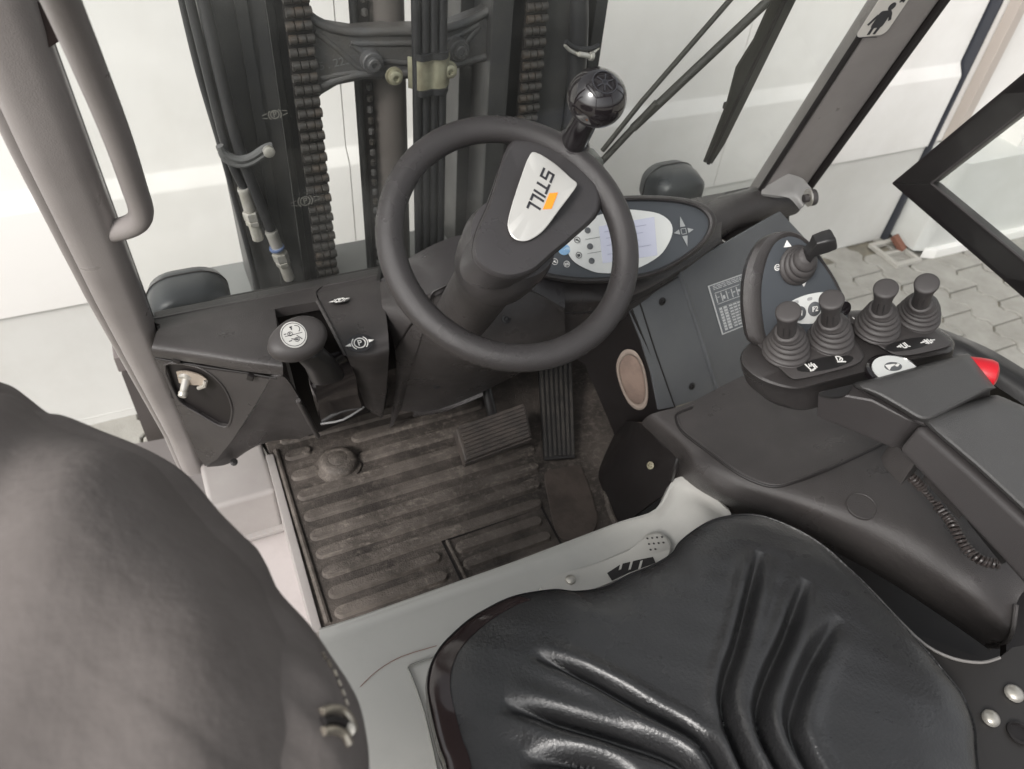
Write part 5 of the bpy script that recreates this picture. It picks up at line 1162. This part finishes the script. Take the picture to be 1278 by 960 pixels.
tube('zip_tape', [jp(x, y, .001) for x, y in ((402, 914), (414, 912), (427, 917), (434, 930))], .0032, ZIP, jk, seg=8, smoothn=4)
tube('pocket_mouth', [jp(x, y, .0) for x, y in ((402, 902), (416, 900), (432, 905))], .004, SEAL, jk, seg=8, smoothn=4)
lathe('zip_pull', [(.003, -.002), (.0045, 0), (.0045, .003), (.001, .004)], jp(434, 912, .002), (-.3, -.3, .9), STEEL, jk, seg=12)
for i_, (x, y) in enumerate(((402, 816), (409, 826), (416, 838), (421, 850), (426, 862), (430, 874))):
    tube('stitch', [jp(x, y, .0008), jp(x+3, y+7, .0008)], .0011, ZIP, jk, seg=6)

# ================================================================== WIPER
wi = thing('windscreen_wiper', 'black windscreen wiper with parallel arms and long blade', 'wiper', AY(740, 200, 1.27))
def wy(px, py, off=.055): # on the outer side of the leaning windscreen
    n_ = Vector((0, 1, .30)).normalized(); P_ = Vector((0, 1.20+off, .5)); return AP(px, py, P_, n_)
tube('wiper_arm', [wy(752, 188), wy(800, 128), wy(918, -8)], .005, BLADE, wi, seg=10)
tube('wiper_arm', [wy(748, 205), wy(790, 160), wy(820, 128)], .007, BLADE, wi, seg=10)
tube('wiper_arm', [wy(790, 160), wy(968, -8)], .0085, BLADE, wi, seg=10)
prism('blade_holder', [wy(*q, .045) for q in ((879, 203), (889, 205), (905, 180), (930, 130), (998, -8), (968, -8), (942, 50), (920, 85), (908, 130))], (0, .006, 0), BLADE, wi, bevel=.002)
tube('blade_rubber', [wy(884, 204, .036), wy(914, 140, .036), wy(984, -8, .036)], .0045, SEAL, wi, seg=8)
for q in ((908, 132), (929, 84)): box('blade_clip', wy(*q, .052), (.016, .012, .014), BLADE, wi)
loft('pivot_cap', [circ(wy(738, 203)+Vector((0, o, 0)), (0, 1, 0), r, 20) for o, r in ((-.02, .012), (-.015, .02), (.02, .022), (.03, .015))], mat('pivot_grey', (.12, .125, .115), .4), wi)

# ================================================================== DOOR FRAME
DX = 1.60
do_ = thing('cab_door', 'open cab door with black frame crossing the upper right corner', 'door', AX(1110, 228, DX))
pA, pB, pC = AX(1112, 229, DX), AX(1300, 72, DX), AX(1300, 392, DX)
nd = Vector((1, 0, 0))
ctr = AX(1250, 220, DX)
e1, e2 = (pB-pA).normalized(), (pC-pA).normalized(); WD = .064; sn = e1.cross(e2).length
pI = pA+(e1+e2)*(WD/sn)
def fbar(e, o):
    sI = (ctr-pA); sI = (sI-e*sI.dot(e)).normalized(); far = pA+e*1.4
    prism('door_rail', [pA, far, far+sI*WD, pI], Vector((.028, 0, 0)), DOORM, do_, bevel=.003)
    tube('frame_lip', [pI-Vector((.001, 0, 0)), far+sI*WD-Vector((.001, 0, 0))], .003, mat('frame_seal', (.05, .045, .045), .4), do_, seg=8)
fbar(e1, 0); fbar(e2, 0)
nn = (pB-pA).cross(pC-pA).normalized()
prism('door_glass', [pA.lerp(ctr, .1), pA+(pB-pA)*1.5, pA+(pB-pA)*1.5+(pC-pA)*1.5, pA+(pC-pA)*1.5], nn*.004, GLASS, do_, bevel=0, smooth=False)
